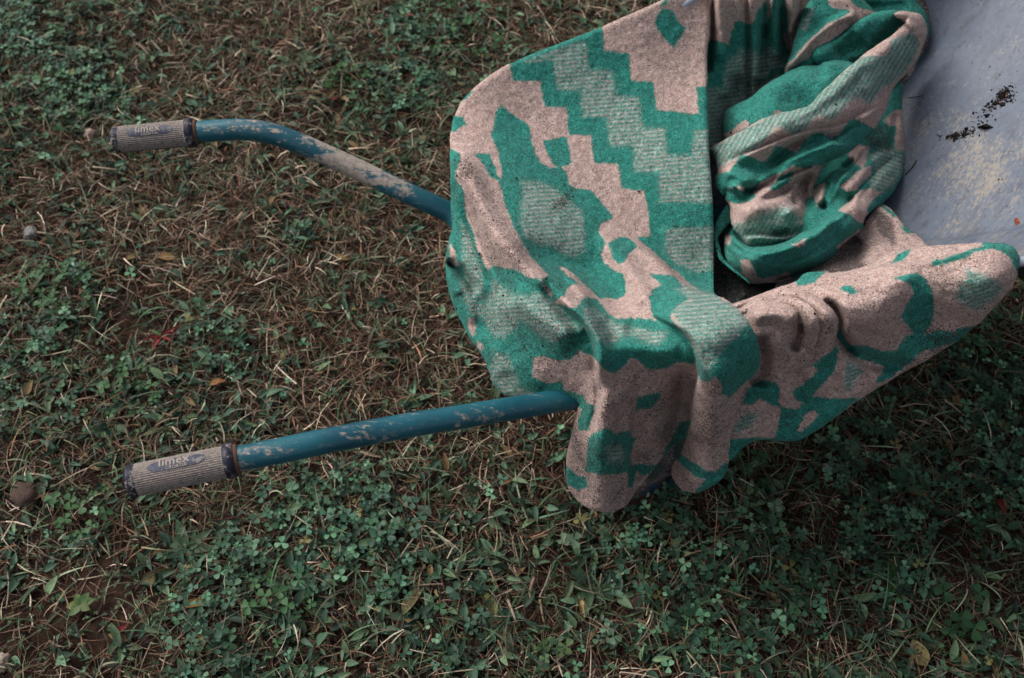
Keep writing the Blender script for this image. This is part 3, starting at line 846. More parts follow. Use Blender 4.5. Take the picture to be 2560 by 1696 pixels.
# the large green bulge
sheet('W2 230,1640 240,1540 280,1450 380,1380 600,1280 800,1110 1060,960 1250,850 1340,832 1480,850 1560,790 1680,765 1800,790 1980,830 2000,900 1800,1200 1500,1500 1000,1800 500,2000 300,1900',
      [(1810, 300, .485), (1830, 270, .50), (1960, 185, .52), (2015, 160, .51), (2100, 160, .515), (1930, 270, .525), (2050, 200, .53), (1900, 340, .51), (2020, 260, .52)],
      R=.05, base='g', seed=7, amp=1.7, heap=True, soft0=2.5, feats=[('r', 'W2 1470,860 1500,950 1490,1050', -.006, 14, .2), ('r', 'W2 1900,850 1600,1050 1300,1250 900,1430', -.006, 24, .2), ('r', 'W2 700,1250 900,1150 1100,1050 1300,1000', .005, 16, .3), ('r', 'W2 420,1450 600,1380 760,1340', -.005, 10, .3), ('r', 'W2 1560,900 1700,860 1850,860', .005, 10, .3)],
      paint=[('p', 'W2 870,1530 960,1430 1010,1470 1080,1500 900,1600', 3), ('p', 'R2 50,950 90,890 130,930 170,930 290,835 330,880 250,920 110,1000'), ('d', 'W2 700,1000 1400,1000 1400,1350 700,1350', 60, .45)])
# outer layer low in the heap and the roll that closes it below
sheet('R2 1180,640 1330,590 1400,540 1398,780 1408,1000 1395,1200 1335,1330 1255,1420 R4 1280,110 1200,180 1165,285 1080,345 990,425 950,485 860,560 740,620 640,660 540,672 430,672 350,665 280,600 225,540 180,470 158,400 140,330 150,250 250,150 500,50 R2 700,1300 900,1000 1050,800',
      [(2250, 220, .43), (2262, 360, .42), (2240, 470, .42), (2190, 530, .44), (2120, 600, .47), (2000, 690, .465), (1900, 700, .46), (1830, 650, .45), (1815, 600, .45), (1900, 640, .49), (2020, 640, .50), (2100, 540, .475), (2150, 420, .46), (2100, 400, .45), (1950, 500, .42), (2170, 350, .44)],
      R=.045, base='g', seed=8, amp=2.1, nsm=1, heap=True, soft0=2.5, weave=(-.3, 1, 0),
      feats=[('c', 'R4 1130,40 1050,110 980,170 900,200 830,270 730,300 600,380 400,420 300,390 200,300', .03, 34, .015, 20, .06),
             ('r', 'R2 1000,1180 920,1260 860,1340 810,1450', .018, 16, .2), ('c', 'R2 1330,1100 1230,1180 1120,1300 1000,1440', .007, 12, .008, 9, .2), ('c', 'R2 1120,1090 1020,1170 940,1270 890,1390', .007, 11, .009, 9, .2), ('r', 'R2 1060,1110 960,1200 890,1290', -.012, 9, .2), ('r', 'R2 880,1260 850,1380 830,1480', -.014, 9, .2),
             ('r', 'R2 1290,1000 1180,1100 1080,1230 960,1400', .008, 20, .2), ('r', 'R2 1360,1080 1260,1170 1160,1290 1060,1430', -.008, 10, .25), ('r', 'R2 1250,1020 1130,1120 1020,1270', -.007, 9, .25), ('r', 'R4 1080,60 980,180 860,280 700,380 520,440 340,440', .010, 16, .15), ('r', 'R4 1040,260 900,400 720,500 520,550', -.006, 12, .25), ('r', 'R2 1340,780 1330,950 1290,1100', -.006, 9, .25), ('r', 'R4 240,440 340,530 480,590 640,570', -.006, 9, .25), ('r', 'R4 180,340 250,420 380,480', -.008, 8, .2), ('r', 'R4 220,450 400,560 560,570 740,530 900,440 1040,320 1160,180 1260,40', .022, 32, .12)],
      paint=[('p', 'R2 1260,840 1340,770 1400,770 1410,1060 1330,1050 1345,880 1290,890', 5), ('p', 'R2 1010,1080 1060,1000 1160,1030 1140,1120 1110,1180 1030,1130', 6),
             ('p', 'R2 950,1310 1030,1240 1070,1200 1180,1150 1170,1230 1110,1270 1060,1340 1000,1340'), ('p', 'R2 940,1470 1000,1430 1080,1340 1190,1310 1230,1340 1180,1400 1130,1470 1150,1540 1100,1568 1050,1520 990,1480'),
             ('h', 'R2 1130,1080 1300,1030 1410,1080 1395,1190 1330,1300 1240,1350 1170,1310 1120,1270 1180,1220 1190,1150', 8),
             ('p', 'R4 1000,140 1080,100 1160,40 1260,0 1330,0 1220,80 1200,140 1230,170 1150,230 1120,220 1090,170'),
             ('p', 'R4 160,310 200,330 190,390 165,380'), ('p', 'R4 650,390 700,370 760,340 740,400 680,410'),
             ('p', 'R4 270,510 330,500 370,560 390,620 440,640 560,620 630,590 650,650 540,690 350,690 280,600'), ('p', 'R4 980,400 1080,330 1150,270 1180,300 1080,360 990,450'),
             ('p', 'R2 760,1350 800,1290 850,1280 830,1400 790,1450', 6),
             ('d', 'R2 1110,900 1210,860 1310,880 1310,1040 1200,1080 1130,1050', 22, 1.0)])
sheet('Z7 240,890 275,945 380,1005 560,1045 740,1036 960,990 1120,910 1300,815 1420,705 1500,625 1600,560 1690,580 1720,660 1670,780 1570,900 1430,1050 1300,1190 1150,1292 950,1382 750,1424 550,1434 480,1402 300,1250 232,1130 212,1000',
      [(1815, 600, .458), (1847, 640, .478), (1944, 650, .492), (2035, 615, .492), (2104, 560, .474), (2140, 525, .456), (1880, 700, .455), (2000, 695, .458), (2090, 620, .462), (1900, 625, .475), (2040, 580, .475)],
      R=.034, base='g', seed=16, dirt_shade=.35, feats=[('r', 'Z7 420,1180 620,1230 860,1220 1100,1120 1320,960', .006, 14, .25), ('r', 'Z7 330,1080 480,1160 660,1150', -.005, 9, .25), ('r', 'Z7 1000,1200 1180,1080 1320,920 1460,760', -.005, 9, .25)],
      paint=[('p', 'R4 150,300 200,320 195,390 160,400', 2), ('p', 'R4 650,395 700,370 765,335 745,402 680,415', 2),
             ('p', 'R4 270,510 330,500 370,560 390,620 440,640 560,620 630,590 650,650 540,700 350,700 270,600', 3), ('p', 'R4 980,400 1080,330 1150,270 1180,300 1080,370 990,460', 3), ('p', 'R4 1080,190 1130,130 1180,160 1150,240 1110,230', 3)])
# front strip of the heap and the rounded end below it
sheet('R2 45,1045 110,1000 250,922 350,862 500,800 640,770 730,740 800,670 900,570 1000,480 1100,400 1200,322 1300,258 1390,180 1405,150 1345,118 1345,88 1440,80 1520,110 1558,180 1562,250 1525,350 1490,430 1405,530 1335,605 1308,660 1280,760 1230,850 1190,900 1110,990 1040,1050 960,1092 850,1150 805,1230 770,1310 760,1400 R4 800,90 850,170 845,200 770,265 740,300 690,350 600,372 500,410 400,412 320,392 280,340 222,280 200,200 190,110 160,60 158,0 R2 150,1380 92,1330 80,1250 98,1200 75,1120',
      [(1785, 385, .50), (1950, 290, .53), (2100, 170, .535), (2220, 80, .525), (2310, 50, .50), (2310, 110, .485), (2250, 190, .47), (2215, 270, .47), (2150, 360, .475), (2050, 420, .48), (2000, 330, .525), (2120, 260, .52), (1850, 420, .505), (1900, 480, .50), (1830, 520, .485), (1850, 600, .475), (1950, 590, .475), (2030, 540, .455), (2030, 460, .46)],
      R=.022, base='p', seed=9, amp=2.1, nsm=1, heap=True, soft0=2.5, weave=(.85, .5, 0),
      feats=[('r', 'R2 180,1080 500,900 800,780 1000,620 1200,440 1400,250', .014, 42, .1), ('r', 'R4 300,60 450,160 600,190 700,120', .020, 55, .2), ('r', 'R2 160,1140 330,1030 520,930 760,870 960,800 1150,700', .008, 22, .2), ('r', 'R2 420,1180 600,1060 740,980 850,950', -.010, 12, .25), ('r', 'R2 500,1180 700,1080 900,1030 1060,990', .010, 18, .25),
             ('r', 'R2 360,1300 520,1230 700,1150 840,1130', .012, 12, .2), ('r', 'R2 260,1330 330,1340 420,1290 540,1210', -.016, 8, .2), ('r', 'R2 180,1340 220,1300 280,1350', .012, 10, .25),
             ('r', 'R2 110,1230 200,1220 290,1260 380,1230', .010, 14, .3),
             ('c', 'R2 1240,730 1100,800 930,880 760,905 560,965 330,1065 110,1165', .007, 12, .007, 9, .15), ('c', 'R2 1180,900 1050,890 960,950 860,1000 700,1070 540,1140 430,1200', .006, 12, .008, 9, .2), ('c', 'R2 700,1480 620,1420 640,1330 720,1240', .006, 10, .008, 9, .25), ('c', 'R2 830,1155 700,1190 580,1240 470,1310 380,1370 300,1400', .010, 16, .008, 12, .2), ('c', 'R2 1060,1000 940,1000 830,950 740,960 650,1020 520,1090', .007, 14, .006, 12, .25),
             ('r', 'R2 880,640 760,760 600,830 420,900', .007, 12, .3), ('r', 'R2 1180,420 1080,560 960,680 800,780', -.006, 14, .3), ('r', 'R2 1300,420 1200,580 1100,660', .006, 12, .3),
             ('r', 'R2 1250,700 1180,790 1080,850', .006, 10, .3), ('r', 'R2 1330,420 1290,560 1230,640', -.006, 8, .3), ('r', 'R2 330,1420 480,1380 620,1300 740,1240', -.009, 10, .25), ('r', 'R4 180,60 330,60 500,20 640,-60', -.007, 12, .3),
             ('r', 'R4 560,180 680,120 760,60', .008, 12, .3), ('r', 'R4 640,220 760,200 830,170', -.007, 9, .3),
             ('r', 'R4 220,160 420,120 640,60', .006, 22, .3), ('c', 'R4 290,340 420,330 560,340 700,310 840,200', -.006, 10, -.008, 14, .15),
             ('r', 'R2 760,1200 700,1300 720,1420 790,1480', -.012, 12, .2), ('r', 'R2 1405,150 1440,170 1480,220', .008, 8, .3), ('r', 'R2 1480,240 1450,400 1370,520', -.006, 9, .2)],
      paint=[('h', 'R2 30,1050 250,920 500,790 730,730 900,560 1100,395 1180,385 1250,390 1300,350 1270,290 1350,270 1430,230 1490,260 1500,330 1440,460 1370,540 1310,600 1260,610 1210,660 1165,740 1100,690 1050,690 990,740 920,830 870,840 800,810 750,850 720,900 620,950 560,900 510,890 450,950 420,1010 330,1060 230,1110 100,1170 75,1120'),
             ('p', 'R2 1180,380 1130,400 1180,330 1300,250 1300,350 1250,390', 5),
             ('g', 'R2 180,1200 260,1090 310,1090 350,1110 410,1140 460,1100 500,1020 540,1030 650,1070 700,990 740,950 820,930 890,970 950,940 1010,850 1050,830 1110,860 1195,905 1110,1000 1000,1080 830,1155 700,1180 620,1160 560,1200 480,1230 400,1280 340,1340 300,1330 240,1300 190,1310 160,1390 110,1360 70,1270 100,1220'),
             ('g', 'R2 140,1390 200,1310 230,1310 260,1340 330,1330 360,1380 310,1410 240,1430 180,1410'), ('g', 'R2 450,1330 540,1230 610,1200 640,1210 580,1290 500,1340'),
             ('h', 'R4 190,240 300,220 400,190 560,110 640,100 660,160 700,210 740,230 830,200 800,240 700,320 600,390 400,430 300,400 200,290', 8),
             ('d', 'R2 560,1230 800,1180 760,1420 640,1450', 30, .7), ('d', 'R4 500,280 620,260 640,320 520,340', 10, .9)])
# sheet added to lighten the bottom of the gap, shade painted into its tone
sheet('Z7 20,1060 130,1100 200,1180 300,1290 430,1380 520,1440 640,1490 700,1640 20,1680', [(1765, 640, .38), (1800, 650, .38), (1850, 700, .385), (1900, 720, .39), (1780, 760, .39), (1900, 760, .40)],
      R=.006, base='h', seed=17, dirt_shade=1.5, feats=[('r', 'Z7 350,1330 420,1450 430,1600', .012, 14, .1)])
# thin turned edge at the left of the roll
sheet('Z7 262,585 180,690 122,800 106,900 128,1060 180,1180 300,1290 420,1372 500,1440 485,1385 335,1270 215,1150 168,1030 158,925 210,850 295,780 325,730 310,660',
      [(1815, 520, .46), (1790, 580, .455), (1800, 650, .45), (1860, 700, .45), (1825, 560, .45)], R=.004, base='g', seed=10, dirt_shade=.45)
# layer lying in the tray under the flap
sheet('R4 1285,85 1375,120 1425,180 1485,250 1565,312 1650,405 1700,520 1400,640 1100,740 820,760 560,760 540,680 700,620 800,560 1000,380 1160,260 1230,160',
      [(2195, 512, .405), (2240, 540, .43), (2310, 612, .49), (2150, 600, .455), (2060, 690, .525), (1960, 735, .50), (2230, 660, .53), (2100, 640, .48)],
      R=.008, base='p', seed=11, dirt_shade=.55, feats=[('r', 'R4 1230,280 1300,380 1330,480', .008, 14), ('r', 'R4 1000,560 1100,440 1160,350', -.02, 30)],
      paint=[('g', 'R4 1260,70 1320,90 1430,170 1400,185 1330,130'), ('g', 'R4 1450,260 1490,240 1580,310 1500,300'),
             ('d', 'R4 1260,150 1340,160 1390,220 1380,290 1420,370 1400,390 1330,320 1280,240', 9, 1.3), ('d', 'R4 540,780 560,660 780,560 960,460 1080,360 1170,330 1170,560 1000,640 900,780', 16, 1.2)])  # last patch: stain and the gap's shadow painted together

# flap over the near rim of the tray, hanging outside
sheet('R4 120,800 230,835 320,800 420,762 530,714 600,690 690,650 745,602 910,588 945,600 1180,556 1300,500 1400,440 1640,402 1850,388 2000,378 2150,374 2265,392 2312,432 2332,505 2312,620 2252,740 2112,890 1990,1010 1800,1150 1600,1270 1400,1382 1180,1518 R5 2200,512 2050,622 1880,716 1750,722 1600,712 1480,762 1400,850 1250,900 1250,500 1300,0',
      [(2545, 650, .675), (2487, 610, .685), (2400, 612, .67), (2314, 618, .65), (2230, 640, .635), (2100, 690, .615), (1990, 740, .60), (1838, 790, .585),
       (2500, 690, .68), (2400, 690, .672), (2250, 720, .655), (2100, 770, .635), (1960, 800, .61), (1850, 850, .585),
       (2515, 735, 'y', .708), (2433, 818, 'y', .70), (2300, 908, 'y', .685), (2158, 988, 'y', .67), (1995, 1100, 'y', .64), (1850, 1110, 'y', .645), (1850, 960, 'y', .68), (2100, 880, 'y', .695), (2300, 800, 'y', .71), (2000, 950, 'y', .68)],
      R=.016, base='p', seed=12, weave=(.3, 1, 0), dirt_shade=.4,
      feats=[('r', 'R4 320,930 480,890 600,900 690,960', .034, 24, .2), ('r', 'R4 860,800 960,870 1000,950 1000,1040 1060,1140 1160,1210', -.055, 14, .2), ('r', 'R4 640,1180 720,1060 740,960', -.035, 15, .2), ('r', 'R4 380,1060 420,1250 380,1450', -.035, 26, .15),
             ('r', 'R4 1060,1160 1200,1240 1380,1290 1520,1240', -.026, 20, .3), ('r', 'R4 830,690 1000,690 1200,655 1400,632 1560,585', -.006, 8, .2),
             ('c', 'R4 820,660 1000,610 1180,575 1380,540 1680,508 1850,465 2000,420', -.008, 12, -.016, 22, .15),
             ('r', 'R4 980,720 1200,690 1450,640 1640,620', .010, 18, .3), ('r', 'R4 1240,700 1300,900 1250,1080', .010, 60, .3),
             ('r', 'R4 1980,560 2000,800 1900,980', .006, 50, .3), ('r', 'R5 1760,300 1800,420 1780,560', .012, 20, .3), ('r', 'R5 2080,180 2000,330 1930,470', .010, 22, .3), ('r', 'R5 1900,250 1930,350 1900,480', -.010, 16, .3),
             ('r', 'R4 1000,1260 1030,1400 980,1480', .008, 16, .3), ('r', 'R4 800,1280 780,1400 700,1500', .012, 18, .3), ('r', 'R4 1140,1260 1200,1330 1160,1420', -.008, 18, .3)],
      paint=[('g', 'R4 1680,515 1840,470 1960,430 2060,400 2060,360 2200,360 2320,420 2360,520 2330,600 2300,570 2270,500 2200,440 2120,425 2010,440 1930,490 1800,530 1690,555'),
             ('g', 'R4 1380,530 1430,460 1540,420 1500,480 1460,515'), ('g', 'R4 680,660 740,590 920,570 870,620 810,670 700,700'), ('g', 'R4 990,720 1040,690 1090,700 1140,740 1090,765 1050,740'),
             ('g', 'R4 1390,635 1480,615 1570,600 1640,640 1700,760 1700,900 1670,990 1620,1060 1720,1020 1850,1040 1870,1010 2000,995 1880,1110 1750,1140 1600,1180 1530,1260 1380,1380 1260,1420 1330,1300 1260,1260 1150,1240 1080,1190 1020,1120 970,1060 980,990 1020,1050 1080,1130 1200,1140 1320,1180 1420,1170 1470,1090 1550,1040 1500,980 1455,920 1500,830 1550,760 1530,680 1450,650'),
             ('h', 'R4 1940,570 2010,590 2080,610 2200,680 2210,730 2130,800 2040,880 1980,870 1910,830 1840,780 1890,690 1940,640', 7),
             ('g', 'R4 800,1280 900,1200 990,1140 970,1240 940,1330 880,1400 830,1450 760,1539 690,1539 650,1480 740,1460 820,1390 850,1320'),
             ('h', 'R4 1050,1250 1150,1290 1180,1330 1100,1400 1110,1450 1050,1480 1040,1400', 6),
             ('g', 'R5 1840,350 2000,230 2100,120 2150,20 2180,40 2150,200 2050,310 1980,390 2100,400 2200,400 2330,400 2100,600 1990,680 1900,730 1830,740 1700,740 1730,600 1750,480 1680,450 1600,400 1540,440 1470,450 1500,330 1600,270 1720,280 1740,330 1745,460 1860,490 1920,440 1860,400'),
             ('p', 'R5 1870,640 1940,510 2000,490 2020,530 1960,600 1900,650'), ('h', 'R5 1380,640 1500,500 1600,520 1540,600 1440,660', 7),
             ('g', 'R5 1250,700 1380,705 1560,690 1700,700 1700,740 1480,780 1400,870 1250,900'),
             ('d', 'R4 1650,1010 2010,1010 1700,1230 1400,1350', 30, .75)])

# inner layer hanging in shadow between the lobes, darkened further in its colour
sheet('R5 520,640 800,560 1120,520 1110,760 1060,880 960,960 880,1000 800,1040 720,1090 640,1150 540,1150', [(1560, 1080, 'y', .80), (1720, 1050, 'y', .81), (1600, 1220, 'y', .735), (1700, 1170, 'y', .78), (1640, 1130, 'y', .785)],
      R=.006, base='p', seed=18, dirt_shade=1.3, feats=[('r', 'R5 820,700 800,900 740,1080', .015, 16, .1), ('r', 'R5 960,700 920,960', -.015, 14, .1)],
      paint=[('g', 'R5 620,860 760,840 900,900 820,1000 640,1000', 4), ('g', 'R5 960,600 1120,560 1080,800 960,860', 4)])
# two turned-over folds at the left end of the flap
FLAP_P = [('g', 'R4 800,1280 900,1200 1000,1140 980,1240 940,1330 880,1400 830,1450 760,1539 690,1539 650,1480 740,1460 820,1390 850,1320')]
sheet('R4 180,850 330,790 440,746 540,712 620,705 700,716 830,772 930,850 990,930 990,1010 970,1100 938,1190 880,1270 830,1340 770,1420 720,1440 730,1340 770,1200 800,1060 770,940 700,860 600,810 480,800 330,840 220,890',
      [(1835, 768, .592), (1942, 725, .604), (2017, 755, .622), (2060, 800, .628), (2090, 810, .618), (2076, 879, 'y', .684), (2030, 892, 'y', .688), (2024, 953, 'y', .672), (1960, 760, .606), (2010, 960, 'y', .675)],
      R=.016, base='p', seed=14, dirt_shade=.4, feats=[('r', 'R4 540,745 700,760 830,830 920,920 950,1020', .008, 12, .2)], paint=FLAP_P)
sheet('R4 200,885 290,850 380,806 500,770 640,774 760,818 836,900 856,1000 842,1110 800,1220 750,1320 700,1350 680,1250 710,1140 735,1050 728,965 685,905 610,868 510,866 400,884 300,925 220,930',
      [(1840, 785, .596), (1930, 752, .610), (1990, 765, .626), (2035, 810, .630), (2046, 850, 'y', .680), (2025, 910, 'y', .676), (2005, 930, 'y', .676), (1995, 850, 'y', .690), (1960, 780, .612)],
      R=.015, base='p', seed=15, dirt_shade=.45, paint=FLAP_P)
# the main drape: over the far rim, across the rear of the tray, over the near rim and down in hanging folds
MAIN = ('R1 1960,-40 1700,-40 1600,5 1470,62 1190,188 900,300 600,420 400,532 290,622 200,722 150,832 127,960 124,1080 128,1300 138,1560 '
        'R3 150,120 112,300 108,450 138,620 200,780 290,950 400,1110 450,1230 480,1320 560,1400 700,1440 900,1454 1100,1452 1155,1478 '
        'R5 248,480 216,620 182,740 166,880 166,1010 200,1100 270,1180 380,1236 480,1246 580,1216 622,1180 650,1140 700,1060 760,990 830,900 900,815 970,740 1040,690 1046,720 1000,830 952,905 948,980 1000,1062 1080,1102 1150,1097 1260,1042 1332,970 1362,880 1374,760 1400,610 1440,455 1475,350 1532,262 1592,188 1598,90 '
        'R4 400,1130 390,1070 345,985 300,925 230,848 150,790 85,760 70,700 72,500 70,250 60,0 R1 1960,1300 1942,1100 1936,900 1928,700 1930,400 1945,200 1950,60')
sheet(MAIN,
      [(1660, 0, .62), (1770, 0, .60), (1505, 70, .605), (1294, 152, .585), (1184, 224, .57), (1134, 300, .555), (1126, 380, .545),
       (1168, 430, .56), (1250, 600, .56), (1380, 720, .562), (1480, 845, .566),
       (1128, 560, .505), (1118, 660, .475), (1172, 840, .44), (1235, 950, .42), (1367, 998, .435), (1440, 1003, .445), (1290, 840, .50), (1230, 760, .505),
       (1300, 300, .54), (1400, 450, .525), (1550, 250, .54), (1550, 480, .505), (1700, 200, .545), (1778, 120, .56), (1778, 300, .535), (1778, 500, .50), (1700, 600, .48), (1775, 700, .47),
       (1480, 660, .52), (1560, 770, .545), (1660, 780, .565), (1800, 800, .60),
       (1600, 880, .57), (1750, 890, .592), (1880, 880, .588),
       (1500, 960, 'y', .665), (1500, 1100, 'y', .635), (1490, 1270, 'y', .605), (1640, 1000, 'y', .675), (1640, 1160, 'y', .665), (1800, 1000, 'y', .655), (1750, 1225, 'y', .62), (1430, 1120, 'y', .645), (1840, 1000, 'y', .66)],
      R=.008, base='p', seed=13, weave=(.08, 1, 0), dirt_shade=.3,
      feats=[('r', 'F 1142,330 1165,420 1195,500 1245,590 1310,660 1380,725 1450,800 1480,850', .034, 30, .2),
             ('r', 'F 1160,470 1190,590 1240,690 1290,760', -.026, 20, .25),
             ('r', 'R3 1000,420 1100,500 1190,620 1200,720', .018, 15, .3),
             ('c', 'R3 960,640 1080,740 1170,830 1240,940 1275,1060 1282,1180 R5 388,200 396,330', .040, 32, .022, 24, .18),
             ('r', 'R3 1190,640 1225,760 1285,900 1330,1060 1345,1200', .016, 17, .2), ('r', 'R3 1330,800 1400,920 1430,1050', -.012, 20, .3), ('r', 'R3 850,500 950,650 1060,790 1180,900', -.026, 14, .25),
             ('r', 'R3 560,560 760,720 950,870 1150,1000', .034, 38, .25),
             ('r', 'R3 620,300 900,330 1180,420 1420,600 1560,730', -.022, 42, .25),
             ('r', 'R3 1300,120 1420,260 1560,430 1650,600 1700,740', .022, 24, .25),
             ('c', 'R3 2420,720 2321,664 2200,612 2060,568 1920,470 1800,350 1600,190 1450,60', .050, 60, .018, 40, (0.0, .55)),
             ('c', 'R3 1640,760 1760,800 1880,860 1960,905 2040,1000 2080,1120 2092,1250 R5 1135,120 1135,250 1100,380 1075,560 1040,690', .040, 50, .022, 30, (.3, .05)),
             ('r', 'R3 1500,880 1640,890 1800,950', -.014, 24, .3), ('r', 'R3 1420,1000 1600,1030 1800,1060 1960,1040', .014, 22, .25),
             # hanging folds
             ('r', 'R5 500,250 440,500 440,800 420,1200', .050, 44, (.35, 0.0)), ('r', 'R5 385,240 395,420 360,560 320,690', -.016, 9, .25), ('r', 'R5 640,200 600,350 560,480', .008, 22, .3),
             ('c', 'R5 662,370 648,560 640,760 636,1000 622,1190', -.030, 45, -.020, 50, (.35, 0.0)),
             ('r', 'R5 1010,160 1030,330 1000,520 950,700', -.060, 26, (.3, 0.0)), ('r', 'R5 800,300 780,600 740,860', .022, 34, .3),
             ('r', 'R5 1320,60 1280,450 1230,700 1150,960', .045, 44, (.2, 0.0)), ('r', 'R5 1020,870 1100,940 1210,990 1340,940', -.008, 10, .2),
             ('r', 'R5 680,900 740,920 800,905', .012, 14, .3), ('r', 'R5 640,1060 700,960 780,920', -.014, 12, .3),
             # rear corner
             ('r', 'Z5 110,1080 150,1160 270,1260 400,1400 500,1560', -.05, 11, .2), ('r', 'Z5 90,1250 170,1400 260,1568', .014, 12, .2), ('r', 'Z5 120,900 200,1060 320,1200', .010, 12, .3), ('r', 'Z5 170,100 160,500 200,800', -.008, 7, .2), ('r', 'R3 210,520 270,700 330,850', .008, 14, .3),
             ('r', 'R3 420,560 400,760 430,980', -.014, 24, .3), ('r', 'R3 660,1100 760,1230 900,1330', .008, 40, .3), ('r', 'R3 480,980 520,1120 560,1280', .008, 20, .3),
             ('r', 'R1 1500,300 1550,700 1620,1100 1640,1400', .004, 60, .3)],
      paint=[('g', 'R1 1190,150 1205,355 1375,375 1395,565 1550,575 1575,770 1865,800 1850,610 2000,605 2000,1600 R3 2321,600 2150,640 1590,160 1700,155 1690,0 R1 1500,1400 1480,1335 1320,1320 1300,1145 1140,1140 1110,950 960,945 935,750 785,750 755,565 565,570 545,440 590,380 900,250'),
             ('h', 'R1 640,420 1080,275 1100,480 1265,490 1290,665 1455,675 1470,890 1630,900 1650,1075 1810,1085 1830,910 2000,905 2000,1425 1590,1415 1580,1210 1410,1205 1400,1030 1240,1030 1215,825 1045,820 1035,640 870,635 845,430 640,440'),
             ('h', 'R3 1830,95 2250,75 2260,420 2060,440 1900,380 1820,290', 6),
             ('g', 'R1 1610,60 1690,75 1720,150 1775,195 1735,270 1690,330 1640,290 1600,240 1555,165 1580,100'), ('g', 'R1 1590,40 1630,-10 1665,-10 1625,45'),
             # left and lower teal field
             ('g', 'R1 485,735 550,790 610,830 680,880 700,990 730,1090 765,1140 830,1180 900,1165 940,1200 960,1290 1000,1320 1110,1330 1170,1400 1230,1470 1270,1530 1210,1568 R3 1330,60 1310,120 1370,215 1330,290 1350,360 1440,430 1500,450 1525,520 1525,600 1500,640 1450,660 1380,650 1330,660 1200,640 1040,660 960,660 R3 1000,900 800,1130 790,1260 900,1310 1020,1290 1040,1360 1180,1390 1180,1500 400,1500 60,700 60,350 R1 100,1568 100,1130 140,1120 180,1150 170,1250 230,1330 250,1500 270,1568 R3 330,130 370,300 440,440 480,500 860,480 R1 560,1568 495,1400 470,1280 495,1220 470,1100 440,1010 410,940 430,900 440,790'),
             ('g', 'R3 430,380 860,470 1000,660 1130,720 1260,1000 1300,1120 1160,1060 1090,1130 1000,1150 860,1110 780,1110 600,1100 380,700'),
             # pink ridge along the rear rim
             ('p', 'Z5 600,-60 660,50 740,70 780,180 820,260 820,330 760,450 820,560 880,680 940,800 1000,920 1060,1010 1150,1050 1260,1130 1330,1200 1410,1290 1370,1330 1330,1345 1410,1450 1480,1560 1430,1568 1360,1460 1290,1345 1150,1330 1080,1280 1030,1180 960,1080 910,1050 850,1020 700,1080 660,1160 645,1260 600,1150 540,1030 480,940 460,800 430,680 350,560 330,420 320,200 280,130 220,60 200,-60'),
             ('g', 'R1 290,1080 400,1070 430,1150 460,1230 480,1280 440,1260 400,1240 360,1150 330,1110', 3),
             ('g', 'R1 300,635 250,640 200,700 240,695', 3), ('g', 'R1 120,800 215,820 235,870 150,930 110,900', 3), ('g', 'R1 100,1030 200,1080 190,1150 100,1130', 3),
             ('g', 'R1 780,985 930,960 945,965 975,1140 960,1160 850,1160 800,1060', 3),
             ('h', 'Z5 1060,60 1250,60 1390,90 1560,190 1720,330 1830,420 1880,560 1890,700 1900,870 1880,980 1780,1060 1700,1080 1560,1000 1450,930 1230,880 1120,820 1040,640 1040,420 1070,250', 7),
             ('p', 'R3 1330,60 1420,20 1440,-30 1690,-30 1700,155 1590,160 1650,240 1800,350 1700,370 1830,430 1720,450 1820,500 1730,520 1700,600 1700,690 1720,790 1700,805 1600,790 1480,805 1430,780 1370,710 1310,650 1380,650 1450,660 1500,640 1525,600 1525,520 1500,450 1440,430 1350,360 1330,290 1370,215 1310,120'),
             ('p', 'R3 1040,620 1060,570 1110,535 1180,530 1250,590 1320,660 1400,740 1440,790 1390,775 1310,690 1220,640 1170,665 1140,715 1090,720 1000,695 955,670 1000,645', 3), ('p', 'R3 995,398 1060,412 1125,460 1180,530 1120,512 1055,462', 2),
             ('g', 'R3 1380,215 1470,165 1560,180 1610,245 1540,300 1500,370 1460,380 1410,310', 3),
             ('g', 'R3 1130,730 1170,660 1220,635 1290,650 1390,770 1460,805 1720,805 1800,860 1950,890 2030,980 2070,1100 2060,1160 1990,1150 1920,1140 1850,1190 1780,1210 1690,1200 1610,1130 1560,1120 1500,1180 1430,1240 1340,1190 1280,1130 1260,1000 1210,880 1150,800'),
             ('h', 'R3 1180,720 1260,710 1330,760 1440,830 1600,870 1750,900 1850,900 1830,960 1780,1020 1700,1010 1600,960 1500,950 1430,1000 1370,1010 1290,960 1240,900 1190,810', 8),
             ('h', 'R3 480,480 560,560 680,620 850,600 900,640 990,700 1080,800 1180,890 1100,900 1020,960 940,1000 870,960 780,880 700,830 640,900 560,960 480,950 420,850 400,720 450,600', 9),
             ('h', 'R3 480,1050 600,1080 640,1200 700,1330 840,1400 1000,1420 1000,1480 560,1440 440,1250', 9),
             ('h', 'R3 225,40 300,140 350,330 400,440 400,650 330,620 250,480 230,330', 7), ('h', 'R3 200,480 300,560 400,700 380,820 300,760 230,620', 8),
             ('p', 'R3 135,200 180,280 210,390 180,400 140,350', 4), ('p', 'R3 275,800 330,790 345,880 320,960 280,880', 4), ('p', 'R3 350,980 400,1000 400,1060 370,1050', 3),
             ('p', 'R3 800,1115 860,1100 1000,1140 1090,1130 1160,1060 1230,1110 1290,1150 1320,1300 1300,1480 1200,1480 1150,1390 1030,1355 1080,1290 1020,1290 900,1312 790,1255'),
             # fold over the crest
             ('g', 'R3 1695,640 1730,570 1800,540 1700,450 1900,470 2000,590 2020,650 1950,690 1890,740 1870,790 1900,850 1950,895 1880,890 1800,870 1730,790'),
             ('h', 'R3 1880,750 1960,690 2030,660 1900,580 1980,540 2200,610 2321,670 2450,760 2600,960 2400,1000 2321,1050 2250,1100 2200,1200 2150,1250 2090,1150 2040,1000 1950,880', 7),
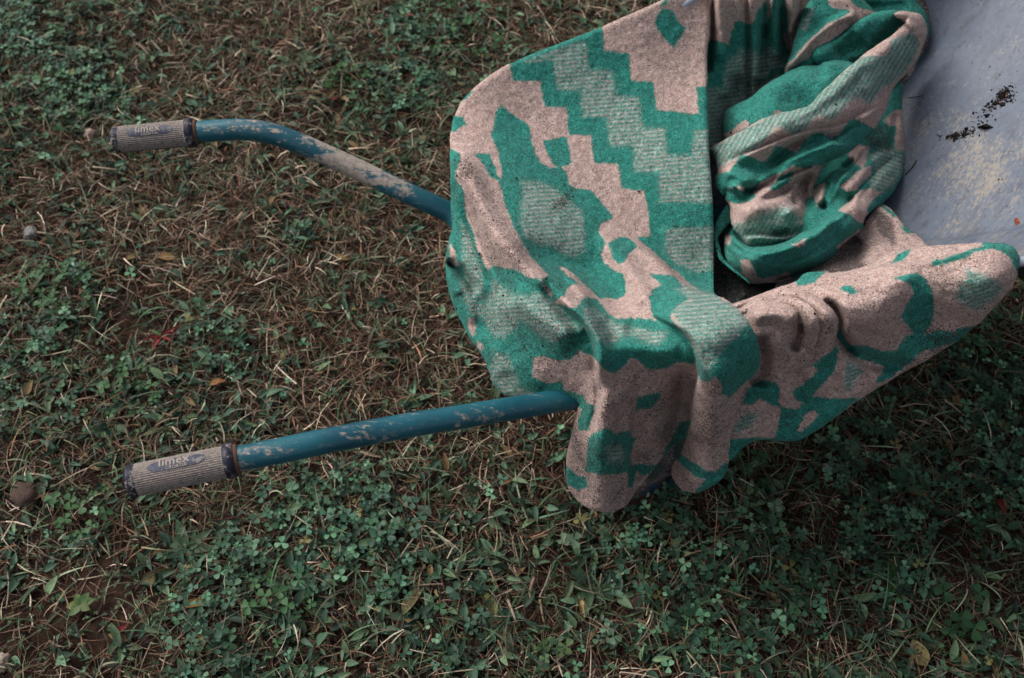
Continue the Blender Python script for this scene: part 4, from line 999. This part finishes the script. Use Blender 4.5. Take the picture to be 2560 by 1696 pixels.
             ('g', 'R3 2075,1080 2200,1100 2260,1090 R4 120,1190 240,1080 335,980 430,1080 430,1200 410,1310 350,1375 280,1435 190,1515 130,1490 140,1440 90,1360 60,1385 20,1400 0,1390 R3 2095,1290 2080,1200'),
             ('h', 'R3 2060,1000 2250,1000 2230,1120 2180,1210 2140,1240 2095,1130', 8),
             # hanging folds
             ('g', 'R5 690,390 800,370 865,355 850,420 800,475 670,490'), ('g', 'R5 275,370 300,400 310,440 380,450 360,540 320,640 250,640 255,560 285,470'),
             ('g', 'R5 330,690 450,620 530,660 640,640 640,940 540,970 400,965 305,940 320,820'), ('h', 'R5 430,760 560,740 610,820 580,890 480,880', 8), ('g', 'R5 640,700 690,690 660,740 638,800'),
             ('g', 'R5 140,880 240,970 310,980 325,1060 260,1080 160,1040'), ('g', 'R5 1000,580 1090,560 1060,690 960,800 870,840 880,800 940,720'), ('g', 'R5 620,920 700,880 800,900 840,900 740,980 690,940 650,1060 620,1060'),
             ('g', 'R5 985,790 1060,850 1130,890 1200,940 1270,950 1340,880 1380,880 1350,980 1250,1060 1150,1120 1120,1100 1190,1000 1120,990 1060,930 985,860'),
             ('d', 'F 1100,440 1330,560 1500,760 1480,960 1200,940 1100,700', 60, .52), ('d', 'F 1138,400 1175,392 1186,440 1150,455', 24, .95), ('d', 'F 1385,505 1440,462 1420,520 1375,530', 20, .8),
             ('d', 'R5 150,350 650,350 650,1300 150,1300', 60, .6), ('d', 'R5 660,150 1500,150 1380,1100 660,1100', 60, .55)])

def build_blanket():
    vs, qs, cols, off = [], [], [], 0
    for v, q, g, h, d, w in cloth_parts:
        vs.append(v); qs.append(q + off); off += len(v)
        cols.append(np.stack([g, h, d, w], 1))
    me = np_mesh('blanket', np.concatenate(vs), np.concatenate(qs))
    add_color(me, 'wool', np.concatenate(cols))
    return me
def wool_material():
    N = NT('felted_wool')
    at_ = N.attr('wool')
    sep = N.new('ShaderNodeSeparateColor'); N.lk(at_.outputs['Color'], sep.inputs[0])
    g, h, d = sep.outputs[0], sep.outputs[1], sep.outputs[2]
    wv = at_.outputs['Alpha']
    co = N.coord('Object')
    n_f = N.noise(620, 2, .6, co)           # single fibres
    n_m = N.noise(230, 3, .6, co)           # tufts
    n_l = N.noise(28, 3, .6, co)
    # knitted rows show in the heather fields
    rows = N.math('SINE', N.math('ADD', N.math('MULTIPLY', wv, 6.2832), N.math('MULTIPLY', N.math('SUBTRACT', n_m, .5), 4.0)))
    rows = N.math('MULTIPLY', N.math('MULTIPLY', rows, .19), h)
    edge = N.math('MULTIPLY', N.math('MULTIPLY', g, N.math('SUBTRACT', 1.0, g)), 4.0)
    gg = N.math('ADD', g, rows)
    gg = N.math('ADD', gg, N.math('MULTIPLY', N.math('SUBTRACT', n_m, .5), N.math('MULTIPLY_ADD', edge, 1.1, .3)))
    gg = N.math('ADD', gg, N.math('MULTIPLY', N.math('SUBTRACT', n_f, .5), N.math('MULTIPLY_ADD', edge, 1.3, .3)))
    gf = N.ramp(gg, .25, .75)
    gf = N.math('ADD', N.math('MULTIPLY', gf, N.math('MULTIPLY_ADD', h, -.35, 1.0)), N.math('MULTIPLY', h, .22))
    pink = N.mix(N.ramp(n_f, .30, .70), (.27, .180, .158), (.545, .425, .388))
    pink = N.mix(N.ramp(N.noise(300, 2, .5, co), .54, .72, 0, .75), pink, (.42, .215, .145))
    pink = N.mix(N.math('MULTIPLY', h, .75), pink, N.mix(N.ramp(n_f, .3, .7), (.34, .31, .28), (.60, .57, .53)))
    green = N.mix(N.ramp(n_f, .3, .7), (.012, .104, .084), (.046, .280, .228))
    col = N.mix(gf, pink, green)
    col = N.mix(1.0, col, N.mix(N.ramp(N.noise(120, 4, .65, co), .3, .7), (.74, .74, .74), (1.22, 1.22, 1.22)), 'MULTIPLY')     # uneven nap
    # dark hairs and soil ground into the felt, also painting shade in the gaps
    vor = N.new('ShaderNodeTexNoise'); vor.inputs['Scale'].default_value = 410; vor.inputs['Detail'].default_value = 2.5; vor.inputs['Roughness'].default_value = .65
    N.lk(N.mapping(co, (1, 1.5, 1), (.4, .2, .7)), vor.inputs['Vector'])
    amt = N.math('ADD', N.math('MULTIPLY_ADD', d, .36, -.02), N.math('MULTIPLY', N.math('SUBTRACT', n_l, .5), .40))
    thr = N.math('SUBTRACT', .74, amt)
    spk = N.ramp(N.math('SUBTRACT', vor.outputs[0], thr), -.035, .045)
    col = N.mix(N.math('MULTIPLY', spk, .85), col, (.020, .017, .018))
    # general greyness of soil and of the shade painted in the gaps
    col = N.mix(N.math('MULTIPLY', N.ramp(N.math('ADD', d, N.math('SUBTRACT', n_l, .5)), 0.5, 1.6), .40), col, (.075, .062, .058))
    nrm = N.bump(n_f, .75, .0016, N.bump(n_m, .7, .003))
    m = N.done(col, .95, nrm, .03)
    N.b.inputs['Sheen Weight'].default_value = .06
    N.b.inputs['Sheen Roughness'].default_value = .6
    return m

blanket_me = build_blanket()
blanket = link('blanket', blanket_me, None, [wool_material()])
tag(blanket, 'dirty green and pale pink patterned wool blanket draped and bunched over the wheelbarrow tray', 'blanket')

def fuzz(n):
    """loose wool fibres standing off the felt"""
    r = np.random.default_rng(77); C0, NR, G, H, D = [], [], [], [], []
    areas = []
    for v, q, g, h, d, w in cloth_parts:
        f = q[: (len(q) // 2)]
        a, b, c = v[f[:, 0]], v[f[:, 1]], v[f[:, 2]]; dd = v[f[:, 3]]
        nr = np.cross(c - a, dd - b); ar = np.linalg.norm(nr, axis=1) * .5
        cen = (a + c) / 2
        vw = CO - cen; vw /= np.linalg.norm(vw, axis=1)[:, None]
        nn = nr / (2 * ar[:, None] + 1e-12)
        facing = np.abs((nn * vw).sum(1))
        areas.append((ar * np.clip(facing * 1.4, .25, 1), f, v, nn, g, h, d))
    tot = sum(x[0].sum() for x in areas)
    for ar, f, v, nn, g, h, d in areas:
        k = int(n * ar.sum() / tot)
        i = r.choice(len(ar), k, p=ar / ar.sum())
        s, t = r.random(k)[:, None], r.random(k)[:, None]
        q = f[i]
        C0.append((v[q[:, 0]] * (1 - s) + v[q[:, 1]] * s) * (1 - t) + (v[q[:, 3]] * (1 - s) + v[q[:, 2]] * s) * t)
        nv = nn[i]; vw = CO - C0[-1]; nv = nv * np.sign((nv * vw).sum(1))[:, None]
        NR.append(nv); G.append(g[q[:, 0]]); H.append(h[q[:, 0]]); D.append(d[q[:, 0]])
    p = np.concatenate(C0); nv = np.concatenate(NR); G = np.concatenate(G); H = np.concatenate(H); D = np.concatenate(D); n = len(p)
    a = r.normal(0, 1, (n, 3)); t = a - nv * (a * nv).sum(1)[:, None]; t /= np.linalg.norm(t, axis=1)[:, None] + 1e-9
    L = r.uniform(.0016, .0046, n)[:, None]; wd = r.uniform(.00014, .00030, n)[:, None]
    up0 = r.uniform(.02, .45, n)[:, None]; b = np.cross(nv, t); cv = r.uniform(-2.2, 2.2, n)[:, None]
    pts = [p - nv * .0002, p + t * L * .5 + nv * L * up0 * .6 + b * L * cv * .1, p + t * L * .85 + nv * L * up0 * .75 + b * L * cv * .45]
    V = np.stack([pts[0] - b * wd, pts[0] + b * wd, pts[1] - b * wd, pts[1] + b * wd, pts[2] - b * wd * .5, pts[2] + b * wd * .5], 1)
    F = ((np.arange(n) * 6)[:, None, None] + np.array([[0, 1, 3, 2], [2, 3, 5, 4]])[None]).reshape(-1, 4)
    isg = r.random(n) < np.where(H > .5, .60, sstep(G, .25, .75))
    col = np.where(isg[:, None], np.array([.022, .20, .155]), np.array([.48, .370, .335])) * r.uniform(.6, 1.35, (n, 1))
    u = r.random(n)
    odd = isg & (r.random(n) < .14); col[odd] = np.array([.16, .24, .20]) * r.uniform(.6, 1.2, (odd.sum(), 1))
    col[(u < .07) & ~isg] = (.36, .15, .08)
    col[(u > .975 - .22 * np.clip(D, 0, 1.2))] = (.018, .016, .017)
    me = np_mesh('wool_fuzz', V.reshape(-1, 3), F)
    add_color(me, 'tint', np.repeat(np.concatenate([col, np.ones((n, 1))], 1), 6, 0))
    return me
N = NT('wool_fibres'); FUZZ_M = N.done(N.attr('tint').outputs['Color'], .9, None, .02)
tag(link('wool_fuzz', fuzz(150000), blanket, [FUZZ_M]), kind='stuff')
# ------------------------------------------------------------------ single plants, leaves, stones and litter that the photograph shows
TH = np.random.default_rng(404)
def tinted(name, V, F, col, parent=None, mat=None, smooth=True, jit=.0):
    me = np_mesh(name, V, F, smooth)
    c = np.tile(np.array([*col, 1.0]), (len(V), 1))
    if jit: c[:, :3] *= TH.uniform(1 - jit, 1 + jit, (len(V), 1))
    add_color(me, 'tint', c)
    return link(name, me, parent, [mat or GRN])

def gpt(px, py):
    p = at(px, py, .0); 
    p[2] = float(ground_z(p[0:1], p[1:2])[0])
    return p

# a clover leaf: three leaflets on one stalk, built standing at the origin
def clover_leaf_mesh(size, h, seed, col):
    r = np.random.default_rng(seed); sets = []; V0, F0 = clover_leaflet(); top = np.array([[0, 0, h]])
    a0 = r.uniform(0, 6.28)
    for k in range(3):
        v = place_leaves(V0, top, np.array([a0 + k * 2.09 + r.normal(0, .12)]), np.array([.12 + r.normal(0, .12)]), np.array([r.normal(0, .15)]), np.array([size * r.uniform(.9, 1.1)]), np.array([1.0]))
        sets.append((v, F0, np.array([col]) * r.uniform(.88, 1.12)))
    b = np.array([[r.normal(0, .012), r.normal(0, .012), 0.0]])
    sv, sf = stems(b, top, .0009); sets.append((sv, sf, np.array([col]) * .8))
    V, F, K = merge(sets); me = np_mesh('leaf', V, F); add_color(me, 'tint', K); me.materials.append(GRN)
    return me
pal = {'mid': (.036, .094, .034), 'dark': (.022, .062, .024), 'pale': (.11, .17, .11), 'blue': (.040, .085, .056), 'lime': (.055, .098, .034)}
LEAF = {k: [clover_leaf_mesh(s, h, 900 + i * 7 + j, c) for j, (s, h) in enumerate(((.0095, .020), (.0115, .030), (.008, .012), (.013, .038)))] for i, (k, c) in enumerate(pal.items())}
def clover_plant(px, py, n, spread, tone, label, sc=1.0):
    p = gpt(px, py); e = empty('clover_plant', tuple(p)); tag(e, label, 'clover', 'clover plants standing out in the grass')
    for k in range(n):
        o = bpy.data.objects.new('leaf', LEAF[tone][k % 4]); C.objects.link(o); o.parent = e
        a = TH.uniform(0, 6.28); d = spread * math.sqrt(TH.random())
        x, y = d * math.cos(a), d * math.sin(a)
        o.location = (x, y, float(ground_z(np.array([p[0] + x]), np.array([p[1] + y]))[0]) - p[2])
        o.rotation_euler = (TH.normal(0, .18), TH.normal(0, .18), TH.uniform(0, 6.28)); s = sc * TH.uniform(.8, 1.2); o.scale = (s, s, s)
    return e
clover_plant(150, 740, 34, .075, 'mid', 'bushy clover clump just left of the bare reddish soil patch')
clover_plant(1000, 1325, 22, .060, 'blue', 'bluish dewy clover clump below the middle of the near handle')
clover_plant(330, 985, 20, .065, 'mid', 'clover clump directly above the near handle grip')
clover_plant(235, 1290, 16, .060, 'mid', 'clover growing just below the outer end of the near grip')
clover_plant(1935, 1283, 3, .014, 'pale', 'single pale whitish clover right of the hanging blanket folds', 1.3)
clover_plant(1405, 1362, 3, .014, 'pale', 'pale clover leaf below the lowest hanging blanket fold', 1.25)
clover_plant(1168, 1468, 4, .020, 'blue', 'dewdrop clover in the middle of the bottom grass')
clover_plant(1180, 1562, 4, .018, 'blue', 'dewdrop clover nearest the bottom edge, centre of the picture')
clover_plant(1375, 1625, 6, .030, 'lime', 'round light green clover at the bottom edge, right of centre')
clover_plant(1525, 1612, 4, .022, 'pale', 'pale three-leaved clover low on the right of the bottom centre', 1.1)
clover_plant(2370, 1540, 12, .045, 'dark', 'large dark clover in the lower right corner area', 1.3)
clover_plant(2460, 1310, 7, .035, 'dark', 'dark clover at the right edge beside bare soil')
clover_plant(700, 1540, 18, .060, 'mid', 'broad clover mat at the bottom, left of centre')
clover_plant(2030, 1480, 12, .050, 'dark', 'dark clover tuft among dry stalks, lower right')
clover_plant(120, 50, 26, .10, 'mid', 'clover clump in the top left corner')
clover_plant(140, 270, 30, .10, 'mid', 'wide clover patch left of the far grip')
clover_plant(1150, 95, 26, .10, 'mid', 'clover bank behind the top edge of the blanket')
clover_plant(880, 240, 18, .08, 'mid', 'clover patch above the bend of the far handle')
clover_plant(1900, 1200, 8, .040, 'dark', 'shaded clover under the hem of the blanket')
clover_plant(2470, 900, 9, .050, 'dark', 'shaded clover below the tip of the blanket flap')

# yellowish broad leafed seedling, lower left
def leafy(name, px, py, leaves, label, cat, h=.012, col=(.06, .105, .036), mat=None, shape=None, group=None):
    """leaves: list of (azimuth deg, length m, width ratio, elevation, colour or None)"""
    p = gpt(px, py); e = empty(name, tuple(p)); tag(e, label, cat, group)
    V0, F0 = shape or lance(6, .15)
    for az, ln, wd, el, c in leaves:
        v = place_leaves(V0, np.array([[0, 0, h]]), np.array([math.radians(az)]), np.array([el]), np.array([TH.normal(0, .15)]), np.array([ln]), np.array([wd]))[0]
        tinted('leaf', v, F0, c or tuple(np.array(col) * TH.uniform(.8, 1.2)), e, mat)
    sv, sf = stems(np.array([[0, 0, -.004]]), np.array([[0, 0, h]]), .0012)
    tinted('stem', sv[0], sf, (.06, .09, .04), e)
    return e
leafy('broad_leaf_seedling', 215, 1525, [(190, .023, .62, .1, (.12, .13, .04)), (235, .022, .7, .1, None), (20, .024, .6, .25, None), (60, .022, .65, .35, None), (120, .02, .65, .3, None), (330, .02, .7, .2, (.09, .11, .04))],
      'light green broad-leaved seedling with one yellowing leaf, lower left', 'seedling', .02)
leafy('sorrel_plant', 1255, 1570, [(a, TH.uniform(.03, .05), .27, TH.uniform(.0, .35), None) for a in range(0, 360, 33)], 'rosette of narrow leaves around a reddish centre, bottom centre', 'weed', .006, (.032, .060, .033))
leafy('sorrel_plant', 1030, 1555, [(a, TH.uniform(.03, .055), .27, TH.uniform(.0, .35), None) for a in range(10, 370, 40)], 'dark narrow-leaved rosette left of the bottom centre', 'weed', .006, (.028, .052, .030))
leafy('sorrel_plant', 1480, 1480, [(a, TH.uniform(.035, .06), .27, TH.uniform(.05, .4), None) for a in range(0, 360, 42)], 'long-leaved rosette with a yellow leaf, right of the bottom centre', 'weed', .006, (.033, .062, .030))
leafy('sorrel_plant', 470, 1380, [(a, TH.uniform(.035, .06), .32, TH.uniform(.05, .4), None) for a in range(0, 360, 38)], 'broad dock-like rosette below the near grip', 'weed', .006, (.040, .074, .038))
leafy('red_leaf_weed', 405, 845, [(200, .035, .22, .3, (.12, .010, .012)), (250, .038, .25, .15, (.14, .012, .012)), (30, .045, .16, .3, (.12, .012, .012)), (10, .050, .14, .2, (.10, .010, .012)), (330, .03, .2, .3, (.15, .015, .012)), (150, .028, .25, .3, None)],
      'small weed with bright red leaves beside the bare soil patch', 'weed', .01)
# feathery weed
p = gpt(2230, 1455); e = empty('feathery_weed', tuple(p)); tag(e, 'bright green feathery weed on open ground, lower right', 'weed')
V0, F0 = lance(2, .1)
for k in range(9):
    az = k * .7 + TH.normal(0, .2); L = TH.uniform(.025, .045); sets = []
    for q in range(9):
        s = (q + 1) / 9; base = np.array([[math.cos(az) * L * s, math.sin(az) * L * s, .006 + .02 * s - .012 * s * s]])
        for sd in (-1, 1):
            sets.append((place_leaves(V0, base, np.array([az + sd * .8]), np.array([.25]), np.array([0.0]), np.array([.011 * (1.1 - .6 * s)]), np.array([.28])), F0, np.array([[.045, .125, .035]]) * TH.uniform(.8, 1.2)))
    sv, sf = stems(np.array([[0, 0, .0]]), np.array([[math.cos(az) * L, math.sin(az) * L, .014]]), .0007); sets.append((sv, sf, np.array([[.05, .11, .04]])))
    V, F, K = merge(sets); me = np_mesh('frond', V, F); add_color(me, 'tint', K); link('frond', me, e, [GRN])

# fallen leaves
def fallen(px, py, az, ln, wd, col, label, z=.012):
    V0, F0 = lance(7, .30); p = gpt(px, py)
    v = place_leaves(V0, np.array([[-.5 * ln * math.cos(math.radians(az)), -.5 * ln * math.sin(math.radians(az)), z]]), np.array([math.radians(az)]), np.array([.12]), np.array([TH.normal(0, .3)]), np.array([ln]), np.array([wd]))[0]
    o = tinted('fallen_leaf', v, F0, col, None, DRY, jit=.12); o.location = tuple(p)
    tag(o, label, 'leaf', 'single fallen or withered leaves')
fallen(418, 652, 172, .040, .40, (.22, .135, .06), 'curled tan fallen leaf between the two handles')
fallen(858, 655, 165, .034, .36, (.20, .145, .06), 'yellow-tan fallen leaf beside the middle of the far handle')
fallen(405, 1450, 15, .055, .42, (.16, .13, .06), 'half-reddened green leaf below the near grip')
fallen(1218, 1512, 120, .060, .34, (.15, .16, .06), 'long yellow-green withered leaf at the bottom centre')
fallen(1452, 1525, 95, .045, .26, (.34, .24, .10), 'small upright tan leaf right of the bottom centre')
fallen(1035, 1505, 60, .060, .36, (.13, .115, .055), 'brown-tinged pointed leaf left of the bottom centre')
fallen(545, 960, 20, .032, .45, (.26, .12, .05), 'small orange-brown leaf above the near handle')
fallen(2288, 1640, 110, .045, .60, (.19, .16, .075), 'blotched yellow-brown leaf near the lower right corner')
fallen(505, 1520, 10, .050, .28, (.24, .13, .04), 'orange-green strap leaf left of the bottom centre')
fallen(2550, 555, 70, .016, .6, (.26, .075, .045), 'reddish dry leaf scrap lying in the tray', .0)
bpy.data.objects[[o.name for o in bpy.data.objects if o.name.startswith('fallen_leaf')][-1]].location = tuple(at(2540, 555, .42))

# stones and clods
def lump(name, px, py, r, col, label, cat, sq=.7, seed=0, z=None):
    bm = bmesh.new(); bmesh.ops.create_icosphere(bm, subdivisions=3, radius=r)
    rr = np.random.default_rng(seed); ph = rr.uniform(0, 6, 9)
    for v in bm.verts:
        d = v.co.normalized()
        k = 1 + .16 * math.sin(3 * d.x + ph[0]) * math.sin(4 * d.y + ph[1]) + .10 * math.sin(7 * d.z + ph[2]) * math.sin(6 * d.x + ph[3]) + .05 * math.sin(15 * d.y + ph[4]) * math.sin(13 * d.z + ph[5])
        v.co = v.co * k; v.co.z *= sq
    me = bpy.data.meshes.new(name); bm.to_mesh(me); bm.free()
    for q in me.polygons: q.use_smooth = True
    N = NT(name + '_surface'); n = N.noise(180, 4, .65, N.coord())
    m = N.done(N.mix(N.ramp(n, .3, .7), tuple(np.array(col) * .6), col), .9, N.bump(n, .7, .003))
    o = link(name, me, None, [m]); q = gpt(px, py) if z is None else at(px, py, z); o.location = (q[0], q[1], q[2] + r * sq * .45)
    tag(o, label, cat); return o
lump('stone', 76, 582, .016, (.20, .19, .19), 'small grey stone on the soil at the left edge', 'stone', .7, 1)
lump('stone', 4, 1662, .017, (.42, .34, .27), 'pale round stone at the bottom left corner', 'stone', .8, 2)
lump('stone', 226, 336, .014, (.36, .25, .21), 'pinkish pebble in the clover left of the far grip', 'stone', .8, 3)
lump('stone', 2065, 1178, .010, (.30, .21, .21), 'small pinkish pebble on bare soil below the blanket hem', 'stone', .8, 5)
lump('soil_clod', 72, 1245, .023, (.070, .040, .030), 'round crumbly brown soil clod left of the near grip', 'soil clod', .85, 4)
lump('soil_clod', 1588, 1512, .018, (.075, .045, .034), 'crumbly soil clod on bare earth right of the bottom centre', 'soil clod', .6, 6)

# twigs and thick stalks
def twig(pts, r, col, label, name='twig', cat='twig'):
    P3 = [at(x, y, z) for x, y, z in pts]
    for q in P3: q[2] += float(ground_z(q[0:1], q[1:2])[0])
    me = sweep(P3, lambda s: r * (1 - .45 * s), 7, n=4, name=name)
    N = NT(name + '_bark'); n = N.noise(160, 3, .6, N.coord())
    o = link(name, me, None, [N.done(N.mix(N.ramp(n, .35, .65), tuple(np.array(col) * .55), col), .85)]); tag(o, label, cat, 'twigs and stalks on the ground')
twig([(95, 1405, .012), (88, 1450, .010), (58, 1480, .012)], .0022, (.10, .06, .045), 'dark crooked twig at the lower left')
twig([(22, 1420, .010), (25, 1470, .012), (20, 1525, .010)], .0020, (.26, .20, .15), 'bleached upright twig near the left edge at the bottom')
twig([(1795, 1500, .010), (1830, 1555, .016), (1850, 1600, .012)], .0022, (.28, .21, .15), 'pale straight stalk right of the bottom centre')
twig([(1270, 1500, .010), (1285, 1540, .016), (1292, 1560, .010)], .0026, (.30, .22, .16), 'short thick pale stalk at the bottom centre')
twig([(1335, 1445, .012), (1325, 1480, .018), (1330, 1505, .012)], .0036, (.24, .15, .10), 'thick broken brown stem among straw at the bottom centre')
twig([(1350, 1500, .012), (1355, 1530, .014), (1360, 1555, .010)], .0024, (.25, .16, .10), 'thin brown stem beside the thick broken one')
twig([(2110, 1085, .010), (2200, 1150, .020), (2290, 1225, .012)], .0028, (.13, .075, .05), 'long brown stalk slanting under the right part of the blanket hem')
twig([(2000, 1555, .010), (2060, 1560, .012), (2130, 1555, .010)], .0020, (.14, .10, .08), 'curved dark twig at the bottom right')
twig([(455, 1170, .010), (420, 1225, .02), (400, 1260, .012)], .0020, (.30, .23, .17), 'pale stalk sticking out under the near grip')
twig([(1680, 1405, .012), (1740, 1380, .02), (1800, 1370, .012)], .0022, (.26, .17, .11), 'tan stalk lying below the second hanging fold')
twig([(1040, 1340, .010), (1010, 1380, .03), (1000, 1400, .010)], .0018, (.32, .25, .19), 'thin pale stalk standing in the dewy clover')

# soil crumbs shed on the blanket and in the tray
def crumbs(name, pts, sizes, label, parent=None):
    oc = np.array([(1, 0, 0), (0, 1, 0), (-1, 0, 0), (0, -1, 0), (0, 0, 1), (0, 0, -1)], float); f = np.array([(0, 1, 4), (1, 2, 4), (2, 3, 4), (3, 0, 4), (1, 0, 5), (2, 1, 5), (3, 2, 5), (0, 3, 5)])
    n = len(pts); R_ = TH.normal(0, 1, (n, 3, 3)); Qm, _ = np.linalg.qr(R_)
    st = TH.uniform(.5, 1.5, (n, 1, 3))
    V = pts[:, None] + np.einsum('nij,nkj->nki', Qm, oc[None] * st * (1 + TH.uniform(-.3, .3, (n, 6, 1)))) * sizes[:, None, None]
    F = (f[None] + (np.arange(n) * 6)[:, None, None]).reshape(-1, 3)
    me = np_mesh(name, V.reshape(-1, 3), F, False)
    col = np.where(TH.random((n, 1)) < .85, np.array([[.012, .010, .010]]), np.array([[.16, .09, .055]])) * TH.uniform(.6, 1.5, (n, 1))
    add_color(me, 'tint', np.repeat(np.concatenate([col, np.ones((n, 1))], 1), 6, 0))
    o = link(name, me, parent, [DRY]); tag(o, label, 'soil' if label else None, kind='stuff'); return o
mv, mq, mg, mh, md, mw = cloth_parts[-1]
half = len(mv) // 2; mvf = mv[:half]; mpx, mpy, _ = to_px(mvf)
wgt = .10 + 1.6 * np.exp(-((mpx - 1270) / 140) ** 2 - ((mpy - 640) / 190) ** 2) + 5 * np.exp(-((mpx - 1160) / 26) ** 2 - ((mpy - 430) / 30) ** 2) + 2.2 * np.exp(-((mpx - 1400) / 22) ** 2 - ((mpy - 490) / 20) ** 2) + .25 * (mpy > 950)
k = TH.choice(half, 620, p=wgt / wgt.sum())
oth = np.concatenate([c[0][: len(c[0]) // 2][TH.choice(len(c[0]) // 2, 70)] for c in cloth_parts[:-1]])
pts = np.concatenate([mvf[k], oth]); vw = CO - pts; vw /= np.linalg.norm(vw, axis=1)[:, None]
crumbs('soil_crumbs', pts + vw * .0012, TH.uniform(.0004, .0011, len(pts)) * np.where(TH.random(len(pts)) < .06, 1.9, 1), 'black crumbs of soil scattered over the blanket')
# tray crumbs, dropped onto the tray surface from above
bpy.context.view_layer.update()
dg = bpy.context.evaluated_depsgraph_get(); te = tray.evaluated_get(dg); inv = tray.matrix_world.inverted()
def on_tray(px, py):
    r = rays(px, py); r = Vector(r / np.linalg.norm(r))
    hit, loc, nor, fi = te.ray_cast(inv @ Vector(CO), (inv.to_3x3() @ r).normalized())
    return np.array(tray.matrix_world @ loc) if hit else None
def cluster(cx, cy, sx, sy, rot, n):
    a = TH.normal(0, 1, (n, 2)) * (sx, sy); c, s = math.cos(rot), math.sin(rot)
    return [(cx + c * u - s * v, cy + s * u + c * v) for u, v in a]
pl = cluster(2512, 236, 12, 10, -.6, 130) + cluster(2400, 337, 20, 5, -.25, 90) + cluster(2480, 268, 26, 7, -.75, 70) + cluster(2510, 240, 16, 13, -.6, 70) + cluster(2475, 270, 26, 9, -.7, 45) + cluster(2400, 337, 24, 7, -.25, 70) + cluster(2450, 315, 30, 10, -.6, 18) + cluster(2500, 455, 12, 6, -.6, 14) + cluster(2330, 412, 5, 5, 0, 8) + cluster(2440, 300, 110, 200, 0, 150) + cluster(2280, 268, 14, 10, 0, 16) + cluster(2440, 5, 14, 6, -.4, 16)
tp = [on_tray(*q) for q in pl]; tp = np.array([q for q in tp if q is not None])
crumbs('tray_soil_crumbs', tp + np.array([0, -.0006, .0008]), np.exp(TH.normal(-6.9, .55, len(tp))) * np.where(np.arange(len(tp)) < 500, np.where(np.arange(len(tp)) % 17 == 0, 2.6, 1.0), .5), 'black crumbs of soil lying in the blue-grey tray')
def tray_twig(a, b, r, label):
    q = [on_tray(*a), on_tray((a[0] + b[0]) / 2 + 3, (a[1] + b[1]) / 2), on_tray(*b)]
    if any(x is None for x in q): return
    me = sweep([x + np.array([0, -.001, .002]) for x in q], r, 6, n=3, name='twig')
    o = link('twig', me, None, [NT('dark_twig_bark').done((.03, .022, .018), .9)]); tag(o, label, 'twig', 'twigs lying in the tray')
tray_twig((2290, 402), (2262, 438), .0012, 'thin black twig in the tray beside the blanket')
tray_twig((2268, 246), (2308, 240), .0006, 'hair-thin straw in the tray beside the upper blanket edge')
rv = on_tray(2352, 334)
if rv is not None:
    bm = bmesh.new(); bmesh.ops.create_uvsphere(bm, u_segments=16, v_segments=8, radius=.0062)
    for v in bm.verts: v.co.z *= .45
    me = bpy.data.meshes.new('rivet'); bm.to_mesh(me); bm.free()
    for q in me.polygons: q.use_smooth = True
    o = link('rivet', me, tray, [TRAY_M]); o.matrix_world = Matrix.Translation(Vector(rv)); add_float(me, 'mud', np.full(len(me.vertices), .3))
lf = on_tray(2540, 555)
if lf is not None:
    fl = [o for o in bpy.data.objects if o.name.startswith('fallen_leaf') and 'tray' in o.get('label', '')][0]; fl.location = tuple(lf + np.array([0, -.001, .002]))
